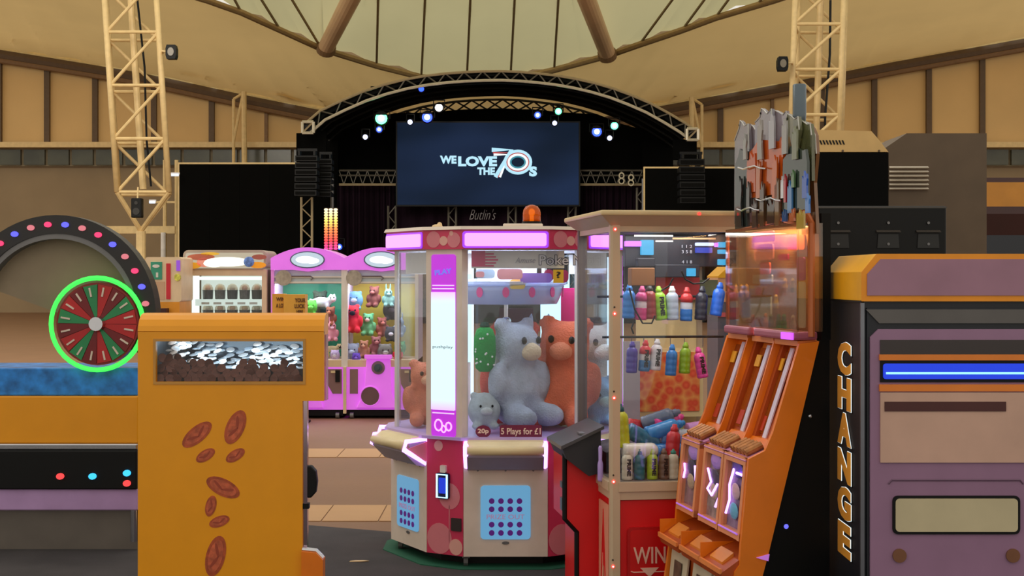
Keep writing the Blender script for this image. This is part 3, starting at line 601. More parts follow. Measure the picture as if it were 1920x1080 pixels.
for j in range(12):
    h = hw(j)
    if j % 2 == 0:                                               # ---- station
        s = MB().box(-h+.002, h-.002, -.005, .035, .07, .57).build('station_panel', M_BEIGE, oc, M=FM(j))
        pn = MB().rrect(-.135, .135, .165, .455, -.012, -.004, .02).build('lit_panel', M_LITB, oc, M=FM(j))
        if j in (0, 10, 2):
            for r_ in range(4):
                for c_ in range(4):
                    z = (.372, .328, .245, .200)[r_]
                    MB().disc((-.075+.05*c_, -.0125, z), .0155, .0155, .003, 12).build('dot', M_DOT, pn, M=FM(j))
            text('PRIZE OUT', 'lettering', .205, .026, .002, mat('prize_out_letter', (188,150,196), .5, emit=.25), pn, FM(j) @ Tr(0, -.0125, .287), bold=.01)
            MB().disc((0, -.006, .145), .02, .008, .004).build('lock', M_GREYM, oc, M=FM(j))
            for x in (-.15, 0, .15): MB().disc((x, -.006, .537), .006, .006, .004, 8).build('bolt', M_GREYM, oc, M=FM(j))
        # control shelf: wedge with a rounded cream front bar and violet light strips on its cheeks
        prof = [(.02,.53),(-.055,.548),(-.13,.622),(-.14,.655),(-.12,.672),(.02,.685)]
        sh = MB().prism(prof, -.205, .205, 'x').build('control_shelf', mat('shelf_grey', (156,146,164), .4), oc, M=FM(j))
        MB().cyl((-.205,-.122,.655), (.205,-.122,.655), .025, .025, 14).build('shelf_bar', M_CREAM, oc, M=FM(j), smooth=True)
        MB().prism([(-.125,.674),(-.08,.70),(.06,.715),(.06,.68)], -.205, .205, 'x').build('shelf_top', M_CREAM, oc, M=FM(j))
        for sx in (-1, 1):
            x = sx*.212
            MB().prism([(.02,.545),(-.12,.64),(.02,.68)], min(x-.004,x+.004), max(x-.004,x+.004), 'x').build('cheek', M_BUB1, oc, M=FM(j))
            MB().tube([(x,.012,.545),(x,-.135,.64),(x,-.12,.682),(x,.015,.69)], .0145, 6, closed=True).build('light_strip', M_VIOLET, oc, M=FM(j))
        gl = MB().box(-h+.01, h-.01, .03, .036, .715, 1.725).build('window_pane', M_GLASS, oc, M=FM(j))
    else:                                                        # ---- corner column
        MB().box(-h, h, -.003, .035, .07, .70).build('column_panel', M_PINKRED, oc, M=FM(j))
        for x, z, rx, m in ((-.035,.155,.085,M_BUB1),(.075,.10,.042,M_BUB2),(.03,.39,.068,M_BUB1),(-.04,.66,.028,M_BUB2),(.085,.245,.018,M_BUB2)):
            rx = min(rx, h-abs(x)-.002) if z > .2 else min(rx, .08)
            cx = max(-h+rx+.002, min(h-rx-.002, x)); MB().disc((cx, -.0035, max(z, .075+rx)), rx, rx*1.05, .0015 + .0004*(m is M_BUB2), 20).build('bubble', m, oc, M=FM(j))
        MB().box(.027,.033,-.005,-.003,.14,.34).build('stalk', M_BUB1, oc, M=FM(j))
        if j in (11, 1):
            MB().rrect(-.045, .035, .375, .515, -.022, -.003, .012).build('card_reader', mat('reader_black', (14,22,60), .3), oc, M=FM(j))
            MB().rrect(-.025, .018, .405, .49, -.026, -.022, .006).build('reader_screen', glow('reader_blue', (30, 60, 210), 1.0), oc, M=FM(j))
            MB().tube([(-.037,-.026,.383),(.027,-.026,.383),(.027,-.026,.507),(-.037,-.026,.507)], .006, 6, closed=True).build('reader_light', glow('reader_ice', (170, 235, 255), 2.2), oc, M=FM(j))
            MB().rrect(-.022, .014, .517, .557, -.018, -.003, .006).build('reader_cap', M_BEIGE, oc, M=FM(j))
            MB().rrect(.045, .108, .205, .275, -.012, -.003, .004).build('coin_cup', mat('dark_plate', (70,62,64), .4, .4), oc, M=FM(j))
        if j in (11, 3, 7):                                      # light column
            MB().box(-h, h, -.012, .05, .70, 1.733).build('column_case', M_BEIGE, oc, M=FM(j))
            MB().rrect(-.078, .078, .715, 1.705, -.018, -.010, .015).build('column_face', mat('column_magenta', (196, 52, 226), .4, emit=.5, ecol=(196,60,226)), oc, M=FM(j))
            MB().box(-.0775, .0775, -.022, -.018, .86, 1.50).build('light_tube', ramp_glow('column_white', [(0,(226,190,255)),(.1,(214,246,248)),(.9,(214,246,248)),(1,(232,190,255))], 1.15), oc, M=FM(j))
            for zz in (.838, .858, 1.515, 1.533): MB().box(-.07, .07, -.021, -.018, zz, zz+.006).build('dash_row', mat('dash_white', (240,220,255), .4, emit=.6), oc, M=FM(j))
            MB().tube([(-.03+.024*math.cos(a*.5236), -.02, .775+.03*math.sin(a*.5236)) for a in range(12)], .005, 5, closed=True).build('ring_mark', mat('ring_pale', (246,190,250), .4, emit=.8), oc, M=FM(j))
            MB().tube([(.035+.018*math.cos(a*.5236), -.02, .77+.022*math.sin(a*.5236)) for a in range(12)], .005, 5, closed=True).build('ring_mark', mat('ring_pale', (246,190,250)), oc, M=FM(j))
            MB().tube([(.003+.014*math.cos(a*.5236), -.02, .755+.018*math.sin(a*.5236)) for a in range(12)], .0045, 5, closed=True).build('ring_mark', mat('ring_pale', (246,190,250)), oc, M=FM(j))
            text('PLAY', 'lettering', .11, .028, .002, mat('column_letter', (120,130,240), .4, emit=.5), oc, FM(j) @ Tr(0,-.019,1.61) @ Ry(R(-6)), bold=.03)
            text('pushplay', 'lettering', .13, .02, .002, mat('column_print', (150,160,185), .4), oc, FM(j) @ Tr(0,-.0225,1.20), bold=0)
        else:
            MB().box(-h+.01, h-.01, .03, .036, .715, 1.725).build('corner_pane', M_GLASS, oc, M=FM(j))
            MB().box(h-.036, h-.012, .015, .04, .70, 1.733).build('corner_post', M_WHITE, oc, M=FM(j))
    # ---- header ring
    H2 = hw(j, .03)
    MB().box(-H2, H2, -.03, .02, 1.733, 1.838).build('header_panel', M_PINKRED, oc, M=FM(j))
    if j % 2 == 0:
        MB().rrect(-.22, .22, 1.748, 1.818, -.043, -.030, .012).build('header_light', M_PURPLE, oc, M=FM(j))
        MB().rrect(-.232, .232, 1.738, 1.828, -.036, -.0302, .014).build('light_bezel', mat('bezel_halo', (150,70,220), .4, emit=1.0, ecol=(140,50,240)), oc, M=FM(j))  # violet border, its glow also imitating the halo round the light
    else:
        for x, z, r_, m in ((-.055,1.786,.045,M_BUB1),(.01,1.778,.026,M_BUB2),(.075,1.782,.042,M_BUB1),(.06,1.818,.013,M_BUB2)):
            MB().disc((x, -.0305-.0004*(m is M_BUB2), z), r_, r_, .0015, 18).build('bubble', m, oc, M=FM(j))
MB().prism(ngon(.045), 1.838, 1.856, 'z', ngon(.035)).build('roof', M_BEIGE, oc)
MB().prism(ngon(-.005), 1.728, 1.734, 'z').build('ceiling_panel', M_INT, oc)
MB().prism(ngon(.04), .70, .716, 'z').build('play_floor', mat('play_floor_lilac', (196,170,226), .35), oc)
ld = bpy.data.lights.new('prize_machine_lamp', 'AREA'); ld.shape = 'DISK'; ld.size = .9; ld.energy = 14; ld.color = (.80, .90, 1.0)
lo = bpy.data.objects.new('ceiling_lamp', ld); COL.objects.link(lo); lo.parent = oc; lo.location = (0, 0, 1.722)
for j in (5, 7): MB().box(-.10, .10, .05, .06, 1.05, 1.60).build('rear_glow', glow('rear_ice', (190,236,248), 1.6), oc, M=FM(j, 0))
for j in (2, 4, 6, 8, 10): MB().box(-.19, .19, .07, .075, 1.60, 1.72).build('inner_board', mat('sign_cream', (222,216,206), .5), oc, M=FM(j, 0))
for j in (11, 3, 7):
    for sx in (-1, 1): MB().box(sx*.10-.008, sx*.10+.008, .052, .060, .74, 1.70).build('inner_fill', glow('inner_ice', (206,232,255), 1.6), oc, M=FM(j, 0))  # added glowing strips that brighten the inside of the machine
# sign board inside the top of the front window
def OL(px, py, ly): x, z = at(OX, OY, 0, px, py, ly); return Vector((x, ly, z))
p, q = OL(884, 503, -.55), OL(1058, 470, -.55)
sb = MB().box(p.x, q.x, -.56, -.55, p.z, q.z).build('sign_board', mat('sign_cream', (222,216,206), .5), oc)
p, q = OL(884, 500, -.56), OL(910, 470, -.56); MB().box(p.x, q.x, -.564, -.56, p.z, q.z).build('sign_red', mat('sign_raspberry', (206,66,110), .5), sb)
for k in range(5): p, q = OL(910, 500-5.6*k, -.56), OL(934-4*abs(k-2), 497-5.6*k, -.56); MB().box(p.x, q.x, -.563, -.56, p.z, q.z).build('sign_stripe', mat('sign_raspberry', (206,66,110)), sb)
M_PLT = mat('poke_letter_edge', (70,66,78), .5)
for s_, a_, b_ in (('Poke', 1010, 1067), ('N', 1074, 1094)):
    p = OL((a_+b_)/2, 487.5, -.56)
    text(s_, 'lettering_edge', (b_-a_)*.00292, .060, .003, M_PLT, sb, Tr(*p), bold=.05); text(s_, 'lettering', (b_-a_)*.00292, .060, .005, mat('poke_letter', (226,220,220), .5), sb, Tr(*p), bold=.005, grow=.045)
p = OL(985, 488, -.562); text('Amuse', 'lettering', .11, .03, .003, mat('faint_print', (150,146,160), .5), sb, Tr(*p), bold=-.01, shear=.3)
# artwork strip, gantry ring and claw
M_ART = [mat('art_blush', (226,150,150), .5), mat('art_lilac', (150,110,200), .5), mat('art_yellow', (232,196,92), .5), mat('art_ice', (190,214,236), .4), mat('art_wine', (176,42,80), .5)]
for x0, x1, y0, y1, m, ly in ((932,980,504,524,0,-.38),(975,1035,512,530,1,-.36),(1020,1038,505,528,4,-.34),(892,928,505,522,3,-.36),(955,985,524,542,2,-.35),(1048,1066,506,530,4,-.3),(892,908,509,520,0,-.37)):
    p, q = OL(x0, y1, ly), OL(x1, y0, ly); MB().rrect(p.x, q.x, p.z, q.z, ly-.006, ly, (q.z-p.z)*.35).build('artwork', M_ART[m], oc)
p = OL(1047, 518, -.58); MB().box(p.x-.028, p.x+.028, -.585, -.58, p.z-.036, p.z+.036).build('caution_label', mat('caution_yellow', (240,190,40), .5), oc)
text('?', 'lettering', .025, .036, .002, mat('caution_ink', (40,24,20), .5), oc, Tr(p.x, -.585, p.z+.008), bold=.03)
gy = -.02; zc = OL(970, 553, gy-.3).z
MB().lathe([(.30,zc-.055),(.33,zc+.02),(.34,zc+.05),(.30,zc+.05),(.29,zc-.05)], (.0,gy,0), 28).build('gantry_ring', glass('gantry_acrylic', (226,232,246), .9, .05, dif=((210,216,236), .62)), oc, smooth=True)
MB().lathe([(.335,zc+.05),(.36,zc+.06),(.36,zc+.075),(.1,zc+.10),(.06,zc+.3)], (0,gy,0), 24).build('gantry_cap', glass('gantry_acrylic'), oc)
for a_ in range(-3, 4):
    an = R(-90+a_*26); MB().disc((0,-.335,zc+.015), .02, .03, .004, 14).build('gantry_gem', mat('gem_pink', (226,70,140), .3), oc, M=Tr(0,gy,0) @ Rz(an+R(90)))
MB().cyl((.0,gy,zc-.16),(.0,gy,zc),.012).ell((0,gy,zc-.16),(.03,.03,.03),10,6).build('claw_stem', M_CHROME, oc)
for k in range(3):
    a_ = R(120*k+30); u = Vector((math.cos(a_), math.sin(a_), 0)); b0 = Vector((0,gy,zc-.165))
    MB().tube([b0, b0+u*.05+Vector((0,0,-.02)), b0+u*.06+Vector((0,0,-.07)), b0+u*.025+Vector((0,0,-.11))], .007, 6).build('claw_finger', M_CHROME, oc)
# dark hatch and magenta post at the back of the case
p, q = OL(936, 625, .3), OL(1000, 578, .3); MB().box(p.x, q.x, .3, .32, p.z, q.z).build('rear_hatch', mat('hatch_brown', (84,56,62), .6), oc)
p, q = OL(1052, 640, .2), OL(1082, 540, .2); MB().box(p.x, q.x, .2, .24, p.z, q.z).build('rear_post', mat('rear_magenta', (206,40,110), .5), oc)
# price plates at the foot of the windows
M_PLATE = mat('price_maroon', (120,22,60), .4); M_PTX = mat('price_letter', (246,216,190), .5)
p = OL(906, 809, -.615); MB().disc((p.x, -.615, p.z), .042, .034, .006, 16).build('price_plate', M_PLATE, oc); text('20p', 'lettering', .06, .032, .002, M_PTX, oc, Tr(p.x, -.621, p.z), bold=.03)
p, q = OL(937, 823, -.615), OL(1016, 797, -.615); MB().rrect(p.x, q.x, p.z, q.z, -.621, -.615, .012).build('price_plate', M_PLATE, oc)
text('5 Plays for £1', 'lettering', .215, .046, .002, M_PTX, oc, Tr((p.x+q.x)/2, -.621, (p.z+q.z)/2), bold=.02)
# roof fittings
p = OL(997, 428, -.35)
MB().box(p.x-.16, p.x+.06, -.45, -.28, 1.856, 1.878).build('beacon_box', M_BEIGE, oc, bevel=.006)
bc = thing('beacon', 'amber dome beacon on the roof of the pink prize machine', 'beacon', (OX+p.x, OY-.36, 1.879))
MB().lathe([(.055,0),(.055,.012),(.05,.014)], n=18).build('base', M_BLKP, bc)
MB().lathe([(.05,.014),(.051,.06),(.047,.08),(.034,.098),(.015,.106),(.002,.108)], n=20).build('dome', glass('amber_dome', (255,150,40), .9, .05, dif=((236,120,20), .45)), bc, smooth=True)
MB().cyl((0,0,.014),(0,0,.06),.012).ell((0,0,.065),(.018,.018,.022),10,6).build('bulb', glow('amber_bulb', (255,190,80), 1.0), bc)
p = OL(820, 430, -.45); MB().ell((0,0,.006),(.03,.02,.012),8,6).ell((.012,.01,.016),(.014,.014,.014),8,6).build('paper_scrap', mat('paper_cream', (236,206,160), .8), M=Tr(OX+p.x, OY-.45, 1.856), top=('small crumpled cream paper lying on the pink machine roof', 'paper'))
# ---- the big soft toys inside
G = 'soft toys in the pink prize machine'
def OW(px, py, ly): v = OL(px, py, ly); return Vector((OX+v.x, OY+ly, max(.718, v.z)))
toy('bear', 'big grey soft toy with a beige muzzle, sitting in the pink prize machine', 'soft toy', OW(964, 800, -.28), .64, R(45), (176,184,198), (222,200,166), G)
toy('bear', 'big orange soft toy beside the grey one in the pink prize machine', 'soft toy', OW(1052, 805, -.10), .66, R(-12), (240,124,88), (246,150,112), G, tilt=(0,R(3)))
cv = thing('soft_toy', 'green dotted cactus soft toy left of the big grey toy', 'soft toy', OW(909, 690, -.42) + Vector((0,0,-.02)), 0, G)
MB().lathe([(.03,0),(.052,.02),(.062,.10),(.060,.19),(.045,.235),(.02,.25)], n=16).build('body', fur((24,150,62)), cv, smooth=True)
MB().lathe([(.022,.245),(.03,.255),(.018,.275)], n=10).build('flower', fur((20,60,44)), cv)
for k in range(14): a_ = R(-150+random.random()*120); z = .03+.19*random.random(); MB().ell((.061*math.cos(a_), .061*math.sin(a_), z), .006, 6, 4).build('spot', mat('white_felt',(240,240,236),.9), cv)
toy('ball', 'pale grey round soft toy propping up the green cactus toy', 'soft toy', OW(908, 802, -.44), .235, R(10), (196,204,204), (220,226,224), G)
toy('rabbit', 'small white soft toy with a red scarf behind the grey toy', 'soft toy', OW(933, 690, -.3), .15, 0, (236,232,228), (226,60,70), G)
toy('bear', 'salmon soft toy slumped behind the left side glass of the pink machine', 'soft toy', OW(797, 800, -.06), .40, R(15), (232,140,108), None, G)
toy('bear', 'red brown soft toy half hidden behind the big grey toy', 'soft toy', OW(966, 800, .14), .62, R(5), (214,96,78), None, G)
toy('rabbit', 'pale blue grey rabbit soft toy at the back of the pink machine', 'soft toy', OW(1012, 800, .22), .62, R(-8), (176,198,220), None, G)
toy('ball', 'pale blue round soft toy behind the right side glass of the pink machine', 'soft toy', OW(1120, 805, -.02), .34, R(25), (150,196,226), None, G)
toy('bear', 'cream grey soft toy seen through the left glass of the red machine', 'soft toy', OW(1118, 800, .22), .62, R(18), (206,196,180), None, G)
# ================================================================ RED WIN CABINET (glass case over a red base)
WX, WY, WR = .4675, 6.5, R(8.5); WW, WD = .655, .80
M_WB = mat('warm_beige_frame', (204, 178, 146), .42, var=.04)
wi = thing('prize_cabinet', 'red and beige prize cabinet with a WIN door and bottles behind glass', 'arcade machine', (WX, WY, 0), WR)
WPT = lambda px, py, ly: (lambda xz: Vector((xz[0], ly, xz[1])))(at(WX, WY, WR, px, py, ly))
MB().box(.01, WW-.01, .02, WD-.01, .02, .56).build('base_body', M_RED, wi)
MB().box(.03, WW-.03, .05, WD-.03, .0, .02).build('plinth', M_BLKP, wi)
for x, y in ((0,0),(WW,0),(0,WD),(WW,WD)):                       # four chamfered corner posts
    k = .03; sx = 1 if x == 0 else -1; sy = 1 if y == 0 else -1
    po_ = [(x+sx*k*1.3, y-sy*.006), (x+sx*.004, y-sy*.006), (x-sx*.006, y+sy*.004), (x-sx*.006, y+sy*k*1.2), (x+sx*k*1.3, y+sy*k*1.2)]
    MB().prism(po_, .0, 1.84, 'z').build('post', M_WB if x == 0 and y == 0 else (mat('post_grey', (116,106,104), .4, .2) if x == 0 else M_WB), wi)
for z0, z1, o_ in ((.575,.617,-.012),(.535,.575,-.002)):
    MB().box(.03, WW-.03, o_, .05, z0, z1).build('sill', M_WB, wi); MB().box(o_, .04, .03, WD-.03, z0, z1).build('sill', M_WB, wi); MB().box(WW-.04, WW-o_, .03, WD-.03, z0, z1).build('sill', M_WB, wi); MB().box(.03, WW-.03, WD-.04, WD-o_, z0, z1).build('sill', M_WB, wi)
MB().box(.035, WW-.035, .012, .018, .617, 1.80).build('window_pane', M_GLASS, wi); MB().box(.012, .018, .035, WD-.035, .617, 1.80).build('window_pane', glass('thin_glass', refl=.35), wi)
MB().box(.035, WW-.035, .0, .04, 1.795, 1.835).box(.0, .04, .03, WD-.03, 1.795, 1.835).build('top_rail', M_WB, wi)
# hipped roof with sloping eaves
rl, rh = -.06, .06
MB().add([(.0,.0,1.82),(WW,.0,1.82),(WW,WD,1.82),(.0,WD,1.82),(rl,rl,1.868),(WW-rl,rl,1.868),(WW-rl,WD-rl,1.868),(rl,WD-rl,1.868)],
         [(0,3,2,1),(0,1,5,4),(1,2,6,5),(2,3,7,6),(3,0,4,7),(4,5,6,7)]).build('eaves', M_WB, wi)
MB().box(rl-.005, WW-rl+.005, rl-.005, WD-rl+.005, 1.868, 1.893).build('roof', mat('roof_cream', (226,200,150), .45), wi, bevel=.008)
M_RLED = glow('red_led', (255, 60, 50), 2.5); M_RCORE = glow('red_led_core', (255,225,215), 4)
for px, py in ((1153,430),(1152,588),(1151,746),(1150,903),(1149,1062)):
    v = WPT(px, py, -.006); l_ = MB().disc((v.x, -.006, v.z), .008, .008, .006, 10).build('red_light', M_RLED, wi); MB().disc((v.x, -.012, v.z), .004, .004, .002, 8).build('light_core', M_RCORE, l_)
    MB().disc((v.x, -.006, v.z+.03), .0045, .0045, .003, 8).build('screw', mat('screw_dark',(60,48,36),.5), wi)
v = WPT(1311, 401, rl-.006); MB().disc((v.x, rl-.006, v.z), .008, .008, .005, 10).build('red_light', M_RLED, wi)
# WIN door
MB().box(.045, WW-.045, .012, .021, .03, .53).build('front_panel', M_RED, wi)
dr = MB().rrect(.075, .29, .10, .405, -.004, .012, .02).build('prize_door', mat('door_red', (186,14,18), .35), wi)
MB().rrect(.088, .277, .115, .392, -.0055, -.004, .016).build('door_flap', mat('flap_red', (206,16,20), .3), dr)
text('WIN', 'lettering', .155, .078, .003, mat('win_pink', (240,190,168), .4), dr, Tr(.180, -.006, .273), bold=.01)
MB().prism([(.135,.215),(.225,.215),(.18,.170)], -.0085, -.0055, 'y').build('arrow', mat('win_pink',(0,0,0)), dr)
MB().tube([(.09,-.006,.20),(.105,-.006,.195),(.255,-.006,.195),(.272,-.006,.205),(.275,-.006,.225)], .003, 5).build('door_line', mat('win_pink',(0,0,0)), dr)
# left side: logo panel, red payment tower, dark hooded control box, small purple bottle-shaped lever
MB().box(-.004, .004, .06, .27, .02, .50).build('side_logo_panel', mat('logo_pink', (236,160,130), .45), wi)
MB().prism([(.10,.05),(.16,.47),(.22,.05),(.19,.20),(.13,.20)], -.008, -.004, 'x').build('side_logo', M_RED, wi)
MB().prism([(.145,.06),(.16,.26),(.175,.06)], -.010, -.008, 'x').build('side_logo', mat('logo_pink',(0,0,0)), wi)
MB().box(-.004, .012, .29, WD-.03, .02, .56).build('side_panel', M_RED, wi)
MB().prism([(-.155,.0),(.0,.0),(.0,.72),(-.165,.72),(-.165,.40),(-.105,.34),(-.105,.02)], .30, .62, 'y').build('payment_tower', M_RED, wi)
MB().tube([(-.168,.3,.72),(-.168,.3,.40),(-.108,.3,.335),(-.108,.3,.0)], .012, 6).build('tower_edge', M_BLKP, wi)
MB().box(-.180, -.166, .31, .36, .44, .50).box(-.180, -.166, .31, .36, .55, .58).build('tower_latch', M_GREYM, wi)
MB().prism([(-.17,.70),(-.06,.615),(.0,.63),(.0,.84),(-.19,.75)], .24, .60, 'y').build('control_box', mat('control_charcoal', (40,38,42), .45), wi)
MB().prism([(-.20,.748),(.012,.845),(.012,.86),(-.20,.765)], .22, .62, 'y').build('control_lid', mat('lid_grey', (74,70,72), .35), wi)
MB().box(-.10, -.05, .26, .34, .815, .822).build('button_plate', M_GREYM, wi)
MB().lathe([(.012,.60),(.014,.61),(.014,.68),(.012,.69),(.009,.70),(.010,.76),(.006,.77)], (-.018,.17,0), 12).build('lever', mat('lever_lilac', (190,160,230), .3), wi, smooth=True)
# inside: plinth of the prize bed, back wall, rails, electronics
MB().box(.02, WW-.02, .02, WD-.02, .56, .618).build('prize_bed', mat('bed_grey', (120,110,104), .6), wi)
bw_ = MB().box(WPT(1193,0,WD-.05).x, WW-.03, WD-.05, WD-.04, .62, 1.50).build('back_board', mat('back_cream', (226,198,142), .6), wi)
MB().box(WPT(1171,0,WD-.06).x, WW-.03, WD-.06, WD-.05, 1.47, 1.80).build('back_top', mat('back_navy', (26,28,44), .5), wi)
p, q = WPT(1230, 562, .70), WPT(1312, 520, .70); MB().box(p.x, q.x, .70, .71, p.z, q.z).build('red_card', mat('card_red', (206,40,48), .6), wi)
p, q = WPT(1308, 590, .71), WPT(1346, 525, .71); MB().box(p.x, q.x, .71, .72, p.z, q.z).build('green_card', mat('card_olive', (110,118,84), .6), wi)
p, q = WPT(1200, 772, .66), WPT(1312, 660, .66); fr_ = MB().box(p.x-.02, q.x+.02, .67, .68, p.z-.03, q.z+.02).build('poster_frame', mat('frame_cream', (236,208,150), .5), wi)
def food_mat():
    m = bpy.data.materials.new('food_poster'); m.use_nodes = True; nt = m.node_tree; n = nt.nodes; b = n['Principled BSDF']
    tc = n.new('ShaderNodeTexCoord'); vo = n.new('ShaderNodeTexVoronoi'); vo.inputs['Scale'].default_value = 22; cr = n.new('ShaderNodeValToRGB'); e = cr.color_ramp.elements
    e[0].color = (*lin((236,96,60)),1); e[1].color = (*lin((244,180,90)),1); e.new(.35).color = (*lin((220,70,40)),1)
    nt.links.new(tc.outputs['Object'], vo.inputs[0]); nt.links.new(vo.outputs['Distance'], cr.inputs[0]); nt.links.new(cr.outputs[0], b.inputs['Base Color']); b.inputs['Roughness'].default_value = .5
    return m
MB().box(p.x, q.x, .662, .67, p.z, q.z).build('poster', food_mat(), fr_)
p, q = WPT(1170, 792, .60), WPT(1200, 640, .60); MB().box(p.x, q.x, .6, .62, p.z, q.z).build('grey_post', mat('post_lilac', (176,164,170), .5), wi)
for py, ly in ((632, .30), (556, .42)):
    v, u = WPT(1168, py, ly), WPT(1372, py, ly); MB().cyl((.02, ly, v.z), (WW-.02, ly, v.z), .006, .006, 8).build('hanging_rail', M_BLKP, wi)
for x0, x1, y0, y1, ly in ((1172,1372,440,500,.62),(1228,1312,496,520,.55),(1196,1228,484,500,.5)):
    p, q = WPT(x0, y1, ly), WPT(x1, y0, ly); MB().box(p.x, q.x, ly, ly+.06, p.z, q.z).build('electronics_box', mat('unit_navy', (22,24,38), .4), wi, bevel=.004)
for x0, x1, y0, y1, m in ((1172,1202,452,462,'p'),(1202,1225,450,478,'c'),(1305,1338,455,461,'v'),(1305,1335,464,474,'b'),(1341,1346,455,463,'p'),(1347,1366,454,464,'c'),(1347,1366,468,476,'c'),(1347,1366,486,497,'c'),(1288,1304,503,518,'c')):
    ly = .60 if y0 < 500 else .54
    p, q = WPT(x0, y1, ly), WPT(x1, y0, ly)
    MB().rrect(p.x, q.x, p.z, q.z, ly-.008, ly+.02, .004).build('indicator_light', {'p': glow('led_pink', (200,110,255), 1.6), 'c': glow('led_cyan', (60,190,245), .8, .5, 60), 'v': glow('led_white', (200,210,255), 1.6), 'b': glow('led_blue', (70,90,220), .7)}[m], wi)
for r_, y in enumerate((462, 472, 491)): p = WPT(1288, y, .61); text(('1 1 2', '3 5 8', '4 1 8')[r_], 'lettering', .055, .016, .002, mat('led_grey', (170,170,180), .5, emit=.2), wi, Tr(p.x, .61, p.z), bold=0)
for k, (y, x0, x1) in enumerate(((434,1208,1250),(442,1190,1262),(447,1262,1342),(452,1230,1262))):
    p, q = WPT(x0, y+1.6, .3), WPT(x1, y-1.2, .3); MB().box(p.x, q.x, .3, .31, p.z, q.z).build('ceiling_strip', mat('strip_pale', (214,206,196), .3, emit=.15) if k != 2 else mat('strip_wood', (190,150,104), .5), wi)
MB().box(.03, WW-.03, .05, WD-.06, 1.80, 1.815).build('case_ceiling', mat('case_ceiling_dark', (40,36,36), .6), wi)
p, q = WPT(1184, 536, .25), WPT(1228, 502, .25); cb = MB().box(p.x, q.x, .25, .33, p.z, q.z).build('motor_box', mat('motor_brown', (150,98,54), .6), wi, bevel=.005)
for pts in (((1278,508),(1285,524),(1300,532),(1318,531),(1330,522)), ((1262,522),(1255,536),(1240,545)), ((1180,540),(1190,580),(1205,606),(1222,606),(1228,592)), ((1190,600),(1184,615),(1188,626))):
    MB().tube([WPT(x, y, .24) for x, y in pts], .0045, 5).build('cable', M_BLKP, wi)
ld = bpy.data.lights.new('cabinet_lamp', 'AREA'); ld.shape = 'RECTANGLE'; ld.size = .5; ld.size_y = .5; ld.energy = 5.0; ld.color = (1, .94, .88)
lo = bpy.data.objects.new('case_lamp', ld); COL.objects.link(lo); lo.parent = wi; lo.location = (WW/2, .35, 1.795)
# ---- bottles hanging, standing and heaped inside
def WG(px, py, ly): v = WPT(px, py, ly); return Matrix.Translation((WX, WY, 0)) @ Rz(WR) @ v
GH, GL, GS, GP = 'bottles on the upper rail of the red cabinet', 'bottles on the lower rail of the red cabinet', 'bottles standing at the foot of the red cabinet', 'bottles heaped in the red cabinet'
for lb, px, py, c, cap, word, bands, tl in (
    ('bright blue bottle at the left end of the upper rail', 1178, 597, (30,130,216), None, None, None, 2),
    ('magenta and white bottle on the upper rail beside the bright blue one', 1201, 600, (226,206,214), (206,60,130), None, ((210,70,140),(214,50,130)), 3),
    ('dark red bottle on the upper rail under the brown motor box', 1220, 598, (150,36,44), (40,28,28), None, None, -2),
    ('lime green bottle with black letters on the upper rail', 1240, 600, (150,206,24), None, 'PRIME', None, -5),
    ('pale grey blue ribbed bottle on the upper rail', 1261, 600, (184,196,214), (236,236,240), None, None, -1),
    ('red, white and blue bottle on the upper rail', 1286, 602, (206,206,216), (200,40,44), None, ((204,44,48),(34,110,190)), 2),
    ('dark navy bottle on the upper rail next to the tricolour one', 1313, 600, (34,34,54), None, None, None, 4),
    ('small blue bottle at the right end of the upper rail', 1341, 592, (40,110,226), None, None, None, 10)):
    bottle(lb, WG(px, py, .40), c, cap, (0, R(tl), WR), .82, word, bands, GH)
for lb, px, py, c, cap, word, bands, tl in (
    ('deep purple bottle at the left end of the lower rail', 1184, 699, (70,50,160), None, None, None, 2),
    ('bottle with red top and blue foot on the lower rail', 1207, 696, (214,206,204), (216,36,48), 'PRIME', ((214,36,50),(30,110,170)), 4),
    ('white bottle with black letters on the lower rail', 1228, 694, (226,222,226), None, 'PRIME', None, 5),
    ('sky blue bottle in the middle of the lower rail', 1257, 704, (30,130,206), None, None, None, 4),
    ('olive green bottle on the lower rail right of the sky blue one', 1283, 700, (140,178,30), None, None, None, 3),
    ('pink bottle with black letters tilting at the right of the lower rail', 1318, 708, (226,66,150), None, 'PRIME', None, -10)):
    bottle(lb, WG(px, py, .28), c, cap, (0, R(tl), WR), .74, word, bands, GL)
    v, u = WPT(px, 634, .28), WPT(px, 646, .28); MB().cyl(WG(px, 633, .29), WG(px, 650, .29), .0022, .0022, 5).build('wire_hook', M_GREYM, top=('thin wire hook holding the ' + lb.replace(' at the left end of the lower rail', '').replace(' on the lower rail', '').replace(' in the middle of the lower rail','').replace(' right of the sky blue one','').replace(' tilting at the right of the lower rail','').replace(' with black letters',''), 'hook', 'wire hooks on the lower rail'))
for lb, px, c, cap, word in (('cream bottle standing leftmost at the foot of the red cabinet glass', 1176, (232,222,196), None, 'PRIME'), ('teal bottle standing between the cream and the lime one', 1199, (22,110,120), None, None), ('lime yellow bottle standing at the foot of the glass', 1223, (176,196,36), None, 'PRIME'),
                             ('grey brown bottle standing right of the lime yellow one', 1245, (120,92,76), None, 'PRIME'), ('pale cream bottle standing next to the orange machine', 1262, (226,214,186), (60,160,140), None)):
    v = WPT(px, 900, .075); bottle(lb, Matrix.Translation((WX,WY,0)) @ Rz(WR) @ Vector((v.x, .075, .619)), c, cap, (0, 0, WR), .70, word, None, GS)
